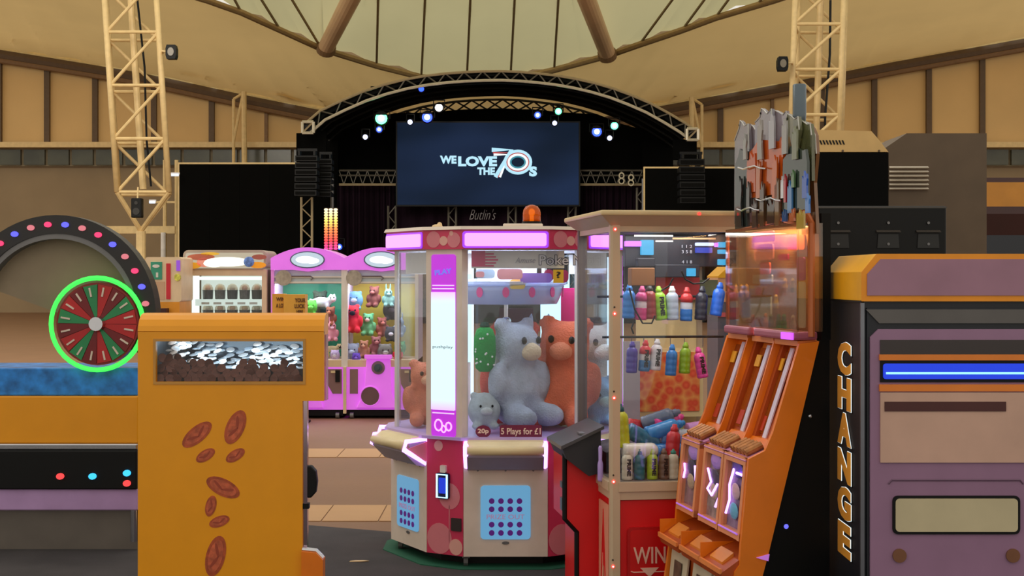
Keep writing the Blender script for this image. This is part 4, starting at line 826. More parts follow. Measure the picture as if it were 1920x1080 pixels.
heap = [('white bottle lying level above the standing bottles', 1168, 846, .10, (236,228,212), (30,130,200), (0,90,2), 1.0), ('sky blue bottle lying end on above the lime one', 1222, 846, .14, (30,120,190), None, (0,90,-3), .95),
        ('red bottle leaning head down beside the orange machine', 1258, 868, .10, (214,46,60), None, (0,6,0), .9), ('dark teal bottle lying slanted at the top of the heap', 1178, 806, .16, (24,110,140), None, (0,118,10), 1.05),
        ('mid blue bottle lying across the heap', 1212, 815, .18, (30,140,210), None, (0,75,8), 1.0), ('blue bottle behind the mid blue one in the heap', 1240, 824, .20, (34,110,170), None, (0,100,-12), 1.0),
        ('lime bottle lying high in the heap', 1262, 800, .26, (156,196,30), None, (0,140,20), .95), ('hot pink bottle lying in the middle of the heap', 1228, 798, .28, (236,44,140), None, (0,80,30), .95),
        ('slate grey bottle at the back of the heap', 1205, 795, .33, (104,118,140), None, (0,70,-20), .95), ('pale grey bottle lying right in the heap', 1268, 815, .20, (196,200,206), None, (0,100,15), .9),
        ('red bottle at the back left of the heap', 1178, 797, .32, (214,34,44), None, (0,100,25), .9), ('yellow bottle standing at the left edge of the heap', 1167, 838, .14, (210,210,30), (30,90,100), (0,-4,0), 1.0),
        ('lilac bottle lying at the right edge of the heap', 1288, 806, .30, (206,140,200), None, (0,84,10), .9), ('teal green bottle under the white one in the heap', 1190, 872, .20, (26,96,96), None, (0,90,0), 1.0),
        ('maroon bottle low down in the heap behind the standing row', 1232, 878, .22, (120,30,44), None, (0,88,5), 1.0), ('black bottle half buried in the heap', 1205, 856, .24, (26,28,34), None, (0,92,-6), 1.0)]
for lb, px, py, ly, c, cap, ro_, s in heap: bottle(lb, WG(px, py, ly), c, cap, tuple(R(a_) for a_ in (ro_[0], ro_[1], ro_[2])) if False else (0, R(ro_[1]), WR+R(ro_[2])), s, None, None, GP)
MB().prism([(.04,.619),(WW-.04,.619),(WW-.04,.74),(WW*.5,.77),(.04,.72)], .30, WD-.08, 'y').build('heap_box', mat('heap_lining', (96,88,96), .8, var=.4, scale=14), wi)
# ================================================================ YELLOW COIN MACHINE (end panel with a window of coins)
YD = 6.5
ym = thing('coin_machine', 'tall yellow coin pusher end cabinet with a coin window and printed coins', 'arcade machine', (W(430,0,YD).x, YD, 0))
def Y_(px, py): v = W(px, py, YD); return v.x - ym.location.x, v.z
xl, xr, xr2 = Y_(258,0)[0], Y_(607,0)[0], Y_(567,0)[0]; zt = Y_(0,588)[1]; zn = Y_(0,752)[1]
wx0, wz0 = Y_(292,716); wx1, wz1 = Y_(568,640)
prof = [(0.03, zt-.10)] + [(.10-.10*math.cos(R(a_)), zt-.10+.10*math.sin(R(a_))) for a_ in (10,25,45,65,90)] + [(.16, zt), (.16, zt-.10)]
MB().prism([(max(0,y-.0), z) for y, z in prof], xl, xr, 'x', ).build('rounded_top', M_YELLOW, ym, smooth=False)
fp = MB()
for a_, b_, c_, d_ in ((xl, xr, wz1, zt-.085), (xl, wx0, wz0, wz1), (wx1, xr, wz0, wz1), (xl, xr, zn, wz0), (xl, xr2, .0, zn)): fp.box(a_, b_, .004, .03, c_, d_)
fp.build('front_panel', M_YELLOW, ym)
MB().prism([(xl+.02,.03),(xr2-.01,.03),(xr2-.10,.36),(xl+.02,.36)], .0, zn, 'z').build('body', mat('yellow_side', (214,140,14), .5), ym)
fr_ = .012
MB().box(wx0-fr_, wx1+fr_, .0, .004, wz1, wz1+fr_).box(wx0-fr_, wx1+fr_, .0, .004, wz0-fr_, wz0).box(wx0-fr_, wx0, .0, .004, wz0, wz1).box(wx1, wx1+fr_, .0, .004, wz0, wz1).build('window_frame', mat('frame_amber', (196,140,60), .4), ym)
MB().box(wx0, wx1, .012, .016, wz0, wz1).build('window_pane', glass('coin_glass', refl=.5), ym)
MB().box(wx0-.03, wx1+.03, .34, .35, wz0-.03, wz1+.06).build('box_back', mat('box_mirror', (150,172,190), .15, .9), ym)
MB().box(wx0-.03, wx1+.03, .03, .34, wz0-.03, wz0-.02).build('box_floor', M_GREYM, ym)
MB().box(wx0-.03, wx0-.02, .03, .34, wz0-.03, wz1+.06).box(wx1+.02, wx1+.03, .03, .34, wz0-.03, wz1+.06).build('box_side', M_GREYM, ym)
ld = bpy.data.lights.new('coin_lamp', 'AREA'); ld.shape = 'RECTANGLE'; ld.size = .62; ld.size_y = .05; ld.energy = 1.0; ld.color = (.42, .74, 1)
lo = bpy.data.objects.new('window_lamp', ld); COL.objects.link(lo); lo.parent = ym; lo.location = ((wx0+wx1)/2, .24, wz1+.012); lo.rotation_euler = (R(-10), 0, 0)
# printed coins on the panel
def coin_print():
    m = mat('coin_print', (176, 78, 42), .5, var=.35, scale=26); return m
MP = coin_print()
for px, py, rx, ry, an in ((369,815,34,15,40),(441,801,34,17,66),(385,854,20,10,32),(441,854,20,10,32),(418,914,34,16,-26),(395,949,20,10,76),(411,978,20,10,20),(404,1043,39,18,76)):
    x, z = Y_(px, py); g = YD/F
    e = MB().disc((x, .004, z), rx*g, ry*g, .002, 24, R(an)).build('printed_coin', MP, ym)
    MB().disc((x, .002, z), rx*g*.80, ry*g*.72, .0008, 20, R(an)).build('coin_face', mat('coin_print_pale', (192, 92, 58), .5, var=.4, scale=30), e)
    for s in (-1, 1):
        MB().disc((x+s*rx*g*.3*math.cos(R(an)), .0012, z+s*rx*g*.3*math.sin(R(an))), rx*g*.36, ry*g*.16, .0005, 10, R(an+24*s)).build('coin_mark', mat('coin_print_dark', (158,66,42), .5), e)
# chrome edge, black knob, latch and the orange coin tray on its right side
MB().box(xr2, xr2+.02, .02, .06, 0, zn).build('chrome_edge', mat('edge_chrome', (206,180,190), .15, 1), ym)
x, z = Y_(582, 905)
MB().prism([(x-.02,z-.075),(x+.0,z-.075),(x+.022,z-.05),(x+.028,z),(x+.022,z+.05),(x+.0,z+.075),(x-.02,z+.075)], .02, .07, 'y').build('knob', M_BLKP, ym, bevel=.006)
MB().cyl((xr2, .045, z+.01), (x-.02, .045, z+.01), .012).build('knob_stem', M_CHROME, ym)
x, z = Y_(572, 950); MB().box(x-.012, x+.016, .01, .05, z-.012, z+.012).build('latch', M_BLKP, ym)
x0, z0 = Y_(567, 1040); x1, _ = Y_(607, 0)
MB().prism([(x0,-.0),(x1,0),(x1,z0-.02),(x1-.03,z0+.012),(x0,z0+.02)], -.03, .05, 'y').build('coin_tray', M_ORANGE, ym)
MB().tube([(x0,-.0,z0+.025),(x1-.035,.0,z0+.018),(x1-.004,.0,z0-.015)], .012, 8).build('tray_rim', M_CHROME, ym)
MB().box(xr-.002, xr+.008, .03, .10, zn, zt-.1).build('edge_glass', glass('edge_pink_glass', (236,206,226), .9, dif=((226,180,200), .35)), ym)
# heaped copper coins: shaded ones against the pane painted dark, lit ones behind painted bright
cm = MB().lathe([(.020,0),(.0215,.0006),(.0215,.0026),(.020,.0032)], n=14).mesh('coin')
M_COPPER = mat('copper_coin', (104, 60, 44), .45, .5, var=.25, scale=40); M_COIN_LIT = mat('bright_coin', (196, 190, 186), .3, .7, var=.2, scale=40)
base = Vector(ym.location); rnd = random.Random(3)
def coin(x, y, z, rx, rz, m, lb, g):
    o = obj('coin', cm, m); o.location = base + Vector((x, y, z)); o.rotation_euler = (rx, 0, rz); tag(o, lb, 'coin', g); return o
N = 17
def hline(x):                                                    # height of the dark coin bank along the window
    t = (x-wx0)/(wx1-wx0); return wz0 + (wz1-wz0)*(.56 + .09*math.sin(t*9+1) - .26*t + .07*math.sin(t*23))
for r_ in range(6):
    for k in range(N):
        x = wx0 + (wx1-wx0)*(k+.5*(r_ % 2)+.3)/N + rnd.uniform(-.008,.008); z = wz0 + .012 + r_*.024
        if z > hline(x) or x > wx1-.01: continue
        coin(x, .046+r_*.006+rnd.uniform(0,.006), z, R(rnd.uniform(60,100)), R(rnd.uniform(-25,25)), M_COPPER, 'dark copper coin heaped against the window of the yellow coin machine', 'dark coins in the coin window')
for r_ in range(7):
    for k in range(15):
        x = wx0 + (wx1-wx0)*(k+.5*(r_ % 2)+.4)/15.5 + rnd.uniform(-.012,.012); y = .10 + r_*.032
        z = hline(x) - .02 + r_*.014 + rnd.uniform(-.004,.008)
        coin(x, y, min(z, wz1-.02), R(rnd.uniform(8,34)), R(rnd.uniform(-40,40)), M_COIN_LIT, 'shiny blue-lit coin on the heap behind the coin window', 'bright coins in the coin window')
MB().box(wx0-.02, wx1+.02, .085, .335, wz0-.02, wz0+.055).build('coin_bed', mat('coin_bed_dark', (60,46,44), .6, .3, var=.4, scale=50), ym)

# ================================================================ WHEEL GAME AT THE LEFT EDGE
DW = 8.0; wg = thing('wheel_game', 'prize wheel game with a black arch of coloured lights beside the yellow machine', 'arcade machine', (W(105,0,DW).x, DW, 0))
gW = DW/F; zc = W(0,590,DW).z
def arc(Ro, Ri, a0, a1, n=40):
    return [(Ro*math.cos(R(a0+(a1-a0)*k/n)), zc+Ro*math.sin(R(a0+(a1-a0)*k/n))) for k in range(n+1)] + [(Ri*math.cos(R(a1+(a0-a1)*k/n)), zc+Ri*math.sin(R(a1+(a0-a1)*k/n))) for k in range(n+1)]
Ro, Ri = 187*gW, 152*gW
MB().prism(arc(Ro, Ri, -25, 205), 0, .12, 'y').build('arch', mat('arch_black', (34,31,30), .4), wg)
MB().prism(arc(Ri, Ri-.03, -25, 205), .01, .10, 'y').build('arch_lining', M_GREYM, wg)
for k, a_ in enumerate(range(-4, 190, 11)):
    MB().disc(((Ro+Ri)/2*math.cos(R(a_)), 0, zc+(Ro+Ri)/2*math.sin(R(a_))), .021, .016, .012, 12).build('arch_light', (glow('bulb_pink', (255,60,110), 1.4), glow('bulb_rose', (236,130,140), .9), glow('bulb_blue', (90,90,255), 1.6))[k % 3], wg)
MB().prism(arc(Ri-.03, .0, 20, 160, 20)[:22], .1, .115, 'y').build('arch_back', mat('arch_back_tan', (146,128,104), .6), wg)
wc = Vector((80*gW, .0, W(0,607,DW).z)); rw = 86*gW
MB().cyl((wc.x, -.02, wc.z), (wc.x, .06, wc.z), rw*.9, rw*.9, 40).build('wheel', mat('wheel_red', (150,26,30), .4), wg)
for k in range(16):
    a_ = 2*math.pi*k/16
    MB().prism([(wc.x, wc.z), (wc.x+rw*.86*math.cos(a_), wc.z+rw*.86*math.sin(a_)), (wc.x+rw*.86*math.cos(a_+.37), wc.z+rw*.86*math.sin(a_+.37))], -.028, -.02, 'y').build('wheel_segment', (mat('seg_red',(190,32,34),.4), mat('seg_green',(40,140,84),.4), mat('seg_maroon',(120,20,26),.4))[k % 3], wg)
    MB().box(-.005,.005,-.034,-.028,rw*.6,rw*.8).build('wheel_digit', mat('wheel_white',(226,206,190),.5), wg, M=Tr(wc.x,0,wc.z) @ Ry(a_+.18))
MB().tube([(wc.x+rw*math.cos(R(9*k)), -.03, wc.z+rw*math.sin(R(9*k))) for k in range(40)], .014, 8, closed=True).build('neon_ring', glow('neon_green', (70,255,90), 1.3), wg)
MB().cyl((wc.x,-.06,wc.z),(wc.x,-.02,wc.z),.04,.05,16).build('hub', M_CHROME, wg)
xw0, xw1 = -.62, W(262,0,DW).x - wg.location.x
for nm, y0, y1, m, dp in (('lower_arch_panel',690,742,mat('blue_print',(40,130,220),.4,var=.5,scale=12),.0),('yellow_band',742,830,M_YELLOW,-.03),('chrome_band',830,842,M_CHROME,-.05),('button_panel',842,915,M_BLKP,-.06),('lilac_band',915,955,mat('lilac_plastic',(186,150,200),.4),-.04),('leg_panel',955,1040,mat('leg_grey',(120,112,104),.4,.5),.02)):
    z1, z0 = W(0,y0,DW).z, W(0,y1,DW).z; MB().box(xw0, xw1, dp, .5, z0, z1).build(nm, m, wg, bevel=.008)
MB().box(xw0+.05, xw1-.03, .05, .48, 0, W(0,1040,DW).z).build('plinth', M_BLKP, wg)
for px, py, m in ((244,884,glow('btn_blue',(60,190,255),1.5)),(244,903,glow('btn_red',(255,70,70),1.3)),(180,890,glow('btn_blue',(0,0,0),1)),(120,890,glow('btn_red',(0,0,0),1))):
    v = W(px,py,DW); MB().disc((v.x-wg.location.x,-.06,v.z),.022,.018,.015,12).build('button', m, wg)
MB().cyl((xw1-.03,-.02,.06),(xw1-.03,-.02,.42),.018).build('chrome_leg', M_CHROME, wg)

# ================================================================ TWIN PINK CRANE MACHINES
DC = 15.5; gC = DC/F
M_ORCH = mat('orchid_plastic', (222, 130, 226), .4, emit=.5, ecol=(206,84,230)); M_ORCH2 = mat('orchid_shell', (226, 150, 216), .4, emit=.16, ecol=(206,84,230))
def crane(label, px0, px1, full):
    x0, x1 = W(px0,0,DC).x, W(px1,0,DC).x; cx = (x0+x1)/2; h = (x1-x0)/2; Z = lambda py: W(0,py,DC).z
    t = thing('crane_machine', label, 'arcade machine', (cx, DC, 0)); dp = .8
    n = 16; sag = .12
    top = [(-h+2*h*k/n, Z(500)+.0 + (Z(484)-Z(500)) + sag*(1-((k-n/2)/(n/2))**2)*1.0) for k in range(n+1)]
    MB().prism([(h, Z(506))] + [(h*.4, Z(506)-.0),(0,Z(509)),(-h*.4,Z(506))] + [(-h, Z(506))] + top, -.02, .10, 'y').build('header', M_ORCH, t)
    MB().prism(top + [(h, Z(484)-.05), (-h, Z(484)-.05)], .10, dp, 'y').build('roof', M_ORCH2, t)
    MB().disc((0,-.02,Z(487)), .195, .095, .008, 28).build('logo_rim', mat('logo_slate',(96,104,132),.4), t)
    MB().disc((0,-.028,Z(487)), .18, .083, .006, 28).build('logo_oval', glow('logo_ice', (206,224,238), .85), t)
    MB().disc((-.02,-.034,Z(487)), .11, .042, .004, 18).disc((.05,-.034,Z(489)), .085, .035, .004, 14).build('logo_bloom', glow('logo_white', (250,255,255), 1.2), t)
    MB().box(-h+.015,h-.015,.02,.05,Z(532),Z(507)).build('track_panel', mat('track_ice',(196,208,214),.35), t)
    MB().box(-h+.03,h-.03,.0,.03,Z(520.5),Z(518)).box(-h+.03,h-.03,.0,.03,Z(531),Z(528)).build('track_rail', M_WHITE, t)
    rx = W(532 if full else 664,0,DC).x - cx
    MB().disc((rx,-.0,Z(521)), .088, .088, .02, 24).build('round_badge', mat('badge_taupe',(170,160,146),.5,var=.25,scale=20), t)
    MB().tube([(rx+.09,-.0,Z(518)),(rx+.30,-.0,Z(518)),(rx+.33,-.0,Z(521)),(rx+.30,-.0,Z(525))], .008, 6).build('hook_rail', M_GREYM, t)
    for x in (-h, h-.035): MB().box(x, x+.035, -.008, .05, Z(688), Z(506)).build('post', M_ORCH2 if x < 0 and full else M_WHITE, t)
    MB().box(-h+.035,h-.035,.025,.03,Z(675),Z(532)).build('window_pane', M_GLASS, t)
    MB().box(-h+.01,h-.01,dp-.04,dp,Z(675),Z(506)).build('back_board', mat('back_green',(40,150,104),.5) if full else mat('back_yellow',(206,190,70),.5), t)
    for x in (-h, h-.01): MB().box(x, x+.01, .05, dp, .1, Z(506)).build('side_wall', glass('side_glass', (236,232,240), .6) if False else mat('side_lilac',(206,190,214),.4), t)
    MB().box(-h,h,.0,dp,Z(688),Z(675)).build('prize_floor', mat('cream_rail',(226,200,160),.45), t)
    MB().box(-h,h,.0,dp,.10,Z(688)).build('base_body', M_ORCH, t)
    MB().box(-h+.02,h-.02,.03,dp-.02,.03,.10).build('plinth', M_BLKP, t)
    for x in (-h+.08, h-.08): MB().cyl((x-.02,.02,.035),(x+.02,.02,.035),.034,.034,12).build('castor', M_GREYM, t)
    MB().box(-h-.012,-h+.022,-.03,.02,Z(775),Z(688)).build('base_edge', M_CREAM, t)
    # front cover with coin control, round hole and grey corner plates
    xc = -.02
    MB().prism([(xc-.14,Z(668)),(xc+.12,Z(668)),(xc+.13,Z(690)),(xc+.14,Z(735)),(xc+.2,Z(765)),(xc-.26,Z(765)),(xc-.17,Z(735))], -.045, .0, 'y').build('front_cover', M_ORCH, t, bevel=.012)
    MB().box(xc-.16,xc+.14,-.09,.0,Z(672),Z(665)).build('control_ledge', M_ORCH, t)
    MB().disc((xc-.01,-.046,Z(689)), .075, .075, .012, 24).build('joystick_plate', mat('plate_taupe',(140,110,128),.4), t)
    MB().disc((xc-.01,-.058,Z(689)), .045, .045, .03, 20).disc((xc-.01,-.088,Z(689)), .02, .02, .02, 16).build('joystick', mat('joy_slate',(70,86,98),.3), t)
    MB().disc((xc-.10,-.046,Z(742)), .105, .105, .006, 28).build('prize_hole', mat('hole_taupe',(112,80,84),.6), t)
    MB().tube([(xc-.10+.108*math.cos(R(15*k)),-.05,Z(742)+.108*math.sin(R(15*k))) for k in range(24)], .008, 6, closed=True).build('hole_rim', M_ORCH, t)
    MB().prism([(.2,Z(692)),(h-.03,Z(692)),(h-.03,Z(738)),(.28,Z(738)),(.22,Z(720))], -.012, .0, 'y').build('coin_door', mat('door_taupe',(136,104,100),.5), t)
    MB().box(h-.1,h-.05,-.03,-.012,Z(716),Z(694)).build('coin_slot', M_BLKP, t); MB().box(h-.15,h-.10,-.025,-.012,Z(699),Z(695)).build('coin_light', M_CREAM, t)
    MB().box(-h+.06,-h+.15,-.012,.0,Z(738),Z(692)).build('coin_door', mat('door_taupe',(0,0,0)), t)
    ld = bpy.data.lights.new('crane_lamp', 'AREA'); ld.shape = 'RECTANGLE'; ld.size = .6; ld.size_y = .3; ld.energy = 9; ld.color = (.9,.95,1)
    lo = bpy.data.objects.new('crane_lamp', ld); COL.objects.link(lo); lo.parent = t; lo.location = (0, .3, Z(509)); lo.rotation_euler = (R(-12),0,0)
    return t
crane('pink crane machine with green backing, behind the yellow coin machine', 508, 646, True)
crane('pink crane machine with yellow backing, next to the big prize machine', 646, 784, False)
def CW(px, py, y): v = W(px, py, DC+y); return v
GT = 'soft toys in the pink crane machines'; zf = W(0,675,DC).z
def ctoy(kind, lb, px, py, hpx, y, c, c2=None, rot=0, tilt=(0,0)):
    toy(kind, lb, 'soft toy', CW(px, py, y), hpx*gC, R(rot), c, c2, GT, tilt)
for a_ in (('standing','white sheep soft toy lying high in the left crane machine',603,578,46,.45,(222,222,222),(236,196,190),0),
           ('ball','bright green round soft toy left of the white sheep',582,590,34,.35,(90,206,70),None,10), ('bear','rust brown soft toy under the white sheep',620,612,40,.4,(150,86,56),None,-15),
           ('rabbit','pink soft toy below the rust brown one',622,640,46,.35,(232,160,164),None,15), ('standing','cream soft toy with dark ears low in the left crane machine',622,662,30,.28,(222,206,150),(40,36,36),10),
           ('ball','lilac white soft toy lying at the front of the left crane machine',628,676,24,.16,(216,196,226),None,0), ('bear','dark green soft toy behind the white sheep',600,600,60,.6,(60,76,60),None,10),
           ('bear','brown soft toy at the back of the left crane machine',568,676,60,.55,(120,74,52),None,5), ('ball','yellow soft toy in the front corner of the left crane machine',608,676,26,.14,(220,206,110),None,-20),
           ('bear','red soft toy hanging in the right crane machine',661,625,58,.35,(226,40,62),(40,30,30),5), ('ball','pale blue soft toy at the top left of the right crane machine',665,580,42,.45,(110,160,196),(206,220,230),0),
           ('bear','green soft toy in the middle of the right crane machine',691,630,46,.4,(110,190,130),(236,196,180),-8), ('bear','brown soft toy high in the right crane machine',702,577,44,.5,(128,74,66),None,-20),
           ('rabbit','sea green rabbit soft toy high in the right crane machine',728,576,44,.45,(120,166,152),None,10), ('ball','grey dark soft toy under the sea green rabbit',735,600,46,.6,(66,62,64),None,0),
           ('bear','terracotta soft toy right of the green one',716,632,40,.42,(166,92,80),None,20), ('rabbit','grey soft toy at the right glass of the right crane machine',750,632,46,.38,(150,160,164),None,-20),
           ('ball','slate soft toy with white face right of the terracotta one',734,640,34,.36,(60,60,66),(236,236,236),0), ('ball','pale grey soft toy at the front left of the right crane machine',661,676,40,.25,(170,180,192),None,0),
           ('bear','peach brown soft toy at the front of the right crane machine',683,672,36,.22,(206,144,110),None,-10), ('bear','rosy brown soft toy beside the peach brown one',705,668,40,.24,(170,110,104),None,15),
           ('standing','dark taupe soft toy lying in the right crane machine',708,668,34,.5,(98,80,88),None,0), ('ball','stone grey soft toy at the front right of the right crane machine',722,676,38,.2,(130,128,116),(206,206,190),10),
           ('rabbit','small red soft toy in the front right corner',746,676,34,.18,(220,44,54),None,0), ('ball','leaf green soft toy above the small red one',750,664,30,.3,(110,186,100),None,0),
           ('ball','violet soft toy peeping over the left end of the control ledge',668,680,22,.1,(120,84,206),None,0)): ctoy(*a_)
# yellow leaflet box in front of the left crane machine
P = W(543, 592, DC-.5); lb_ = thing('leaflet_box', 'yellow printed notice box in front of the left pink crane machine', 'notice', (P.x, DC-.5, 0))
s = (DC-.5)/F
MB().box(P.x-31*s, P.x-10*s, DC-.55, DC-.35, P.z-.1, W(0,551,DC-.5).z).build('left_board', mat('notice_ochre',(226,164,60),.6), lb_, world=True)
MB().box(P.x-9*s, P.x+31*s, DC-.58, DC-.38, P.z-.1, W(0,552,DC-.5).z).build('right_board', mat('notice_ochre2',(232,172,66),.6), lb_, world=True)
MB().box(P.x-.04, P.x+.04, DC-.5, DC-.42, .02, P.z-.1).box(P.x-.2, P.x+.2, DC-.6, DC-.3, 0, .02).build('stand', M_BLKP, lb_, world=True)
M_INK = mat('notice_ink',(92,52,20),.6)
for s_, px, py, w_, h_ in (('YOUR',563,563,20,8),('LUCK',562,574,19,8),('HERE',562,584,12,5),('WIN',526,561,16,7),('A LOT',526,573,17,8)):
    v = INV[lb_.name] @ W(px, py, DC-.585 if px > 540 else DC-.555); text(s_, 'lettering', w_*s, h_*s, .004, M_INK, lb_, Tr(*v), bold=.03)

# ================================================================ LIT VENDING CABINET AND THE MACHINE LEFT OF IT
DV = 15.8; gV = DV/F; vx0, vx1 = W(344,0,DV).x, W(500,0,DV).x; vc = (vx0+vx1)/2; vh = (vx1-vx0)/2; VZ = lambda py: W(0,py,DV).z
vm = thing('vending_machine', 'beige capsule vending machine with a glowing header and lit shelves', 'vending machine', (vc, DV, 0))
MB().rrect(-vh,vh,VZ(505),VZ(469),-.02,.7,.06).build('header_case', mat('header_taupe',(180,164,150),.5), vm)
MB().rrect(-vh+.03,vh-.03,VZ(503),VZ(474),-.03,-.02,.03).build('header_picture', glow('header_cream', (240,226,196), .55, .25, 6), vm)
MB().disc((.03,-.031,VZ(491)), .26, .055, .003, 24).disc((-.12,-.031,VZ(494)), .12, .045, .003, 18).build('header_bloom', glow('header_white', (255,255,236), 1.3), vm)
for px, py, rx, rz, c in ((378,482,26,6,(170,90,66)),(384,492,14,9,(230,150,130)),(362,498,16,6,(222,160,40)),(487,482,14,5,(150,80,66)),(484,497,16,6,(226,150,30)),(395,476,18,3,(226,180,60))):
    v = W(px,py,DV); MB().disc((v.x-vc,-.030,v.z), rx*gV, rz*gV, .003, 16).build('header_art', mat('hart_%d_%d' % (px,py), c, .5, emit=.35, ecol=c), vm)
v = W(468,491,DV); MB().ell((v.x-vc,-.04,v.z),(.06,.012,.06),10,8).build('header_ball', mat('hball',(80,110,170),.5,var=.8,scale=30,emit=.2,ecol=(120,150,210)), vm)
fz1, fz0 = VZ(505), .12
iz0, iz1, ix0, ix1 = VZ(640), VZ(517), -vh+.085, vh-.055
m_ = MB()
for a_, b_, c_, d_ in ((-vh,vh,iz1,fz1),(-vh,vh,fz0,iz0),(-vh,ix0,iz0,iz1),(ix1,vh,iz0,iz1)): m_.box(a_,b_,0,.06,c_,d_)
m_.build('front_frame', mat('vend_beige',(232,208,172),.45), vm)
MB().box(-vh,-vh+.02,.06,.75,.12,fz1).box(vh-.02,vh,.06,.75,.12,fz1).box(-vh,vh,.70,.75,.12,fz1).box(-vh,vh,.06,.75,.12,iz0).build('case', mat('vend_case',(120,104,86),.5), vm)
MB().box(-vh+.03,vh-.03,.04,.7,0,.12).build('plinth', M_BLKP, vm)
MB().box(ix0-.02,ix1+.02,.62,.66,iz0,iz1).build('lit_back', glow('vend_back', (232,244,226), .8), vm)
MB().box(ix0,ix0+.03,.05,.3,iz0,iz1).build('light_tube', glow('vend_tube', (246,255,240), 1.2), vm)
MB().box(ix0,ix1,.08,.5,iz1-.05,iz1-.01).build('top_tube', glow('vend_tube',(0,0,0),1), vm)
for py in (562, 600, 634):
    sh = MB().box(ix0,ix1,.10,.60,VZ(py)-.012,VZ(py)).build('shelf', mat('shelf_white',(222,232,222),.4), vm)
    MB().box(ix0,ix1,.085,.10,VZ(py)-.07,VZ(py)+.004).build('shelf_lip', glow('lip_white', (226,240,224), .85), vm)
    for k in range(5): x = ix0+.10+(ix1-ix0-.12)*(k+.3)/5; MB().box(x-.04,x+.05,.08,.085,VZ(py)-.055,VZ(py)-.03).build('price_card', mat('card_grey',(200,206,196),.5), sh)
MB().box(ix0,ix1,.02,.024,iz0,iz1).build('window_pane', M_GLASS, vm)
cup = MB().lathe([(.05,0),(.058,.01),(.062,.10),(.066,.105),(.064,.11)], n=14).mesh('cup'); dome = MB().lathe([(.062,.105),(.06,.135),(.045,.165),(.02,.18),(.002,.182)], n=14).mesh('lid')
ordn = ('leftmost','second','middle','fourth','rightmost')
for r_, (py, nm) in enumerate(((562,'upper'),(600,'lower'))):
    for k in range(5):
        x = ix0+.09+(ix1-ix0-.10)*(k+.42)/5; t = thing('prize_tub', '%s prize tub on the %s lit shelf of the vending machine' % (ordn[k], nm), 'tub', (vc+x, DV+.2, VZ(py)+.0005), 0, 'prize tubs in the vending machine')
        obj('tub', cup, mat('tub_black%d' % (k % 2), ((54,56,54),(84,84,80))[k % 2], .4, var=.3, scale=30), t); obj('lid', dome, glass('tub_lid', (240,236,226), .8, dif=((226,206,180), .35)), t)
        MB().ell((0,0,.13),(.036,.036,.034),10,7).build('filling', mat('fill%d' % ((k+r_*2) % 4), ((226,160,120),(236,200,140),(196,206,200),(190,120,90))[(k+r_*2) % 4], .6), t)
# beige machine with a green notice and a red stripe
DB2 = 15.2; gB = DB2/F; bx0, bx1 = W(272,0,DB2).x, W(340,0,DB2).x; bcx = (bx0+bx1)/2; bh = (bx1-bx0)/2; BZ = lambda py: W(0,py,DB2).z
bm_ = thing('ticket_machine', 'beige machine with a green notice and red stripe, beside the vending machine', 'arcade machine', (bcx, DB2, 0))
MB().rrect(-bh,bh,BZ(566),BZ(482),0,.55,.03).build('upper_body', mat('ticket_beige',(234,208,170),.45), bm_)
MB().box(-bh,bh-.02,.0,.55,.1,BZ(566)).build('lower_body', mat('ticket_orange',(232,152,32),.45), bm_)
MB().box(-bh+.04,bh-.06,.03,.55,0,.1).build('plinth', M_BLKP, bm_)
q = lambda px: W(px,0,DB2).x - bcx
MB().box(q(283),q(304),-.01,0,BZ(524),BZ(491)).build('green_notice', mat('notice_green',(60,156,126),.5), bm_)
MB().disc((q(293),-.01,BZ(499)), .04, .018, .003).box(q(293),q(297),-.013,-.01,BZ(520),BZ(511)).build('notice_print', M_WHITE, bm_)
MB().box(q(312),q(320),-.01,0,BZ(561),BZ(494)).build('red_stripe', mat('stripe_red',(206,40,56),.5), bm_)
MB().box(q(289),q(309),-.006,0,BZ(562),BZ(528)).build('paper_panel', mat('paper_tan',(206,168,134),.6), bm_)
MB().disc((q(333),-.0,BZ(520)), .036, .04, .01, 14).build('yellow_badge', mat('badge_yellow',(236,226,90),.4,var=.5,scale=30), bm_)
MB().box(q(331),q(338),-.01,0,BZ(508),BZ(488)).build('violet_light', glow('violet_bit',(170,90,230),.7), bm_)
MB().box(q(288),q(317),-.12,0,BZ(590),BZ(578)).build('tray', mat('tray_maroon',(60,20,20),.5), bm_)
# crumpled paper on the carpet
v = W(672, 1056, EYE*F/(1056-520))
MB().prism([(-.05,-.006),(.02,-.012),(.055,.004),(.03,.012),(-.02,.006)], 0, .006, 'z', [(-.045,-.004),(.02,-.016),(.06,.0),(.03,.010),(-.02,.010)]).build('paper_scrap', mat('paper_cream', (236,206,160), .8), M=Tr(v.x, v.y, .0085), top=('thin torn scrap of cream paper lying on the dark carpet', 'paper'))
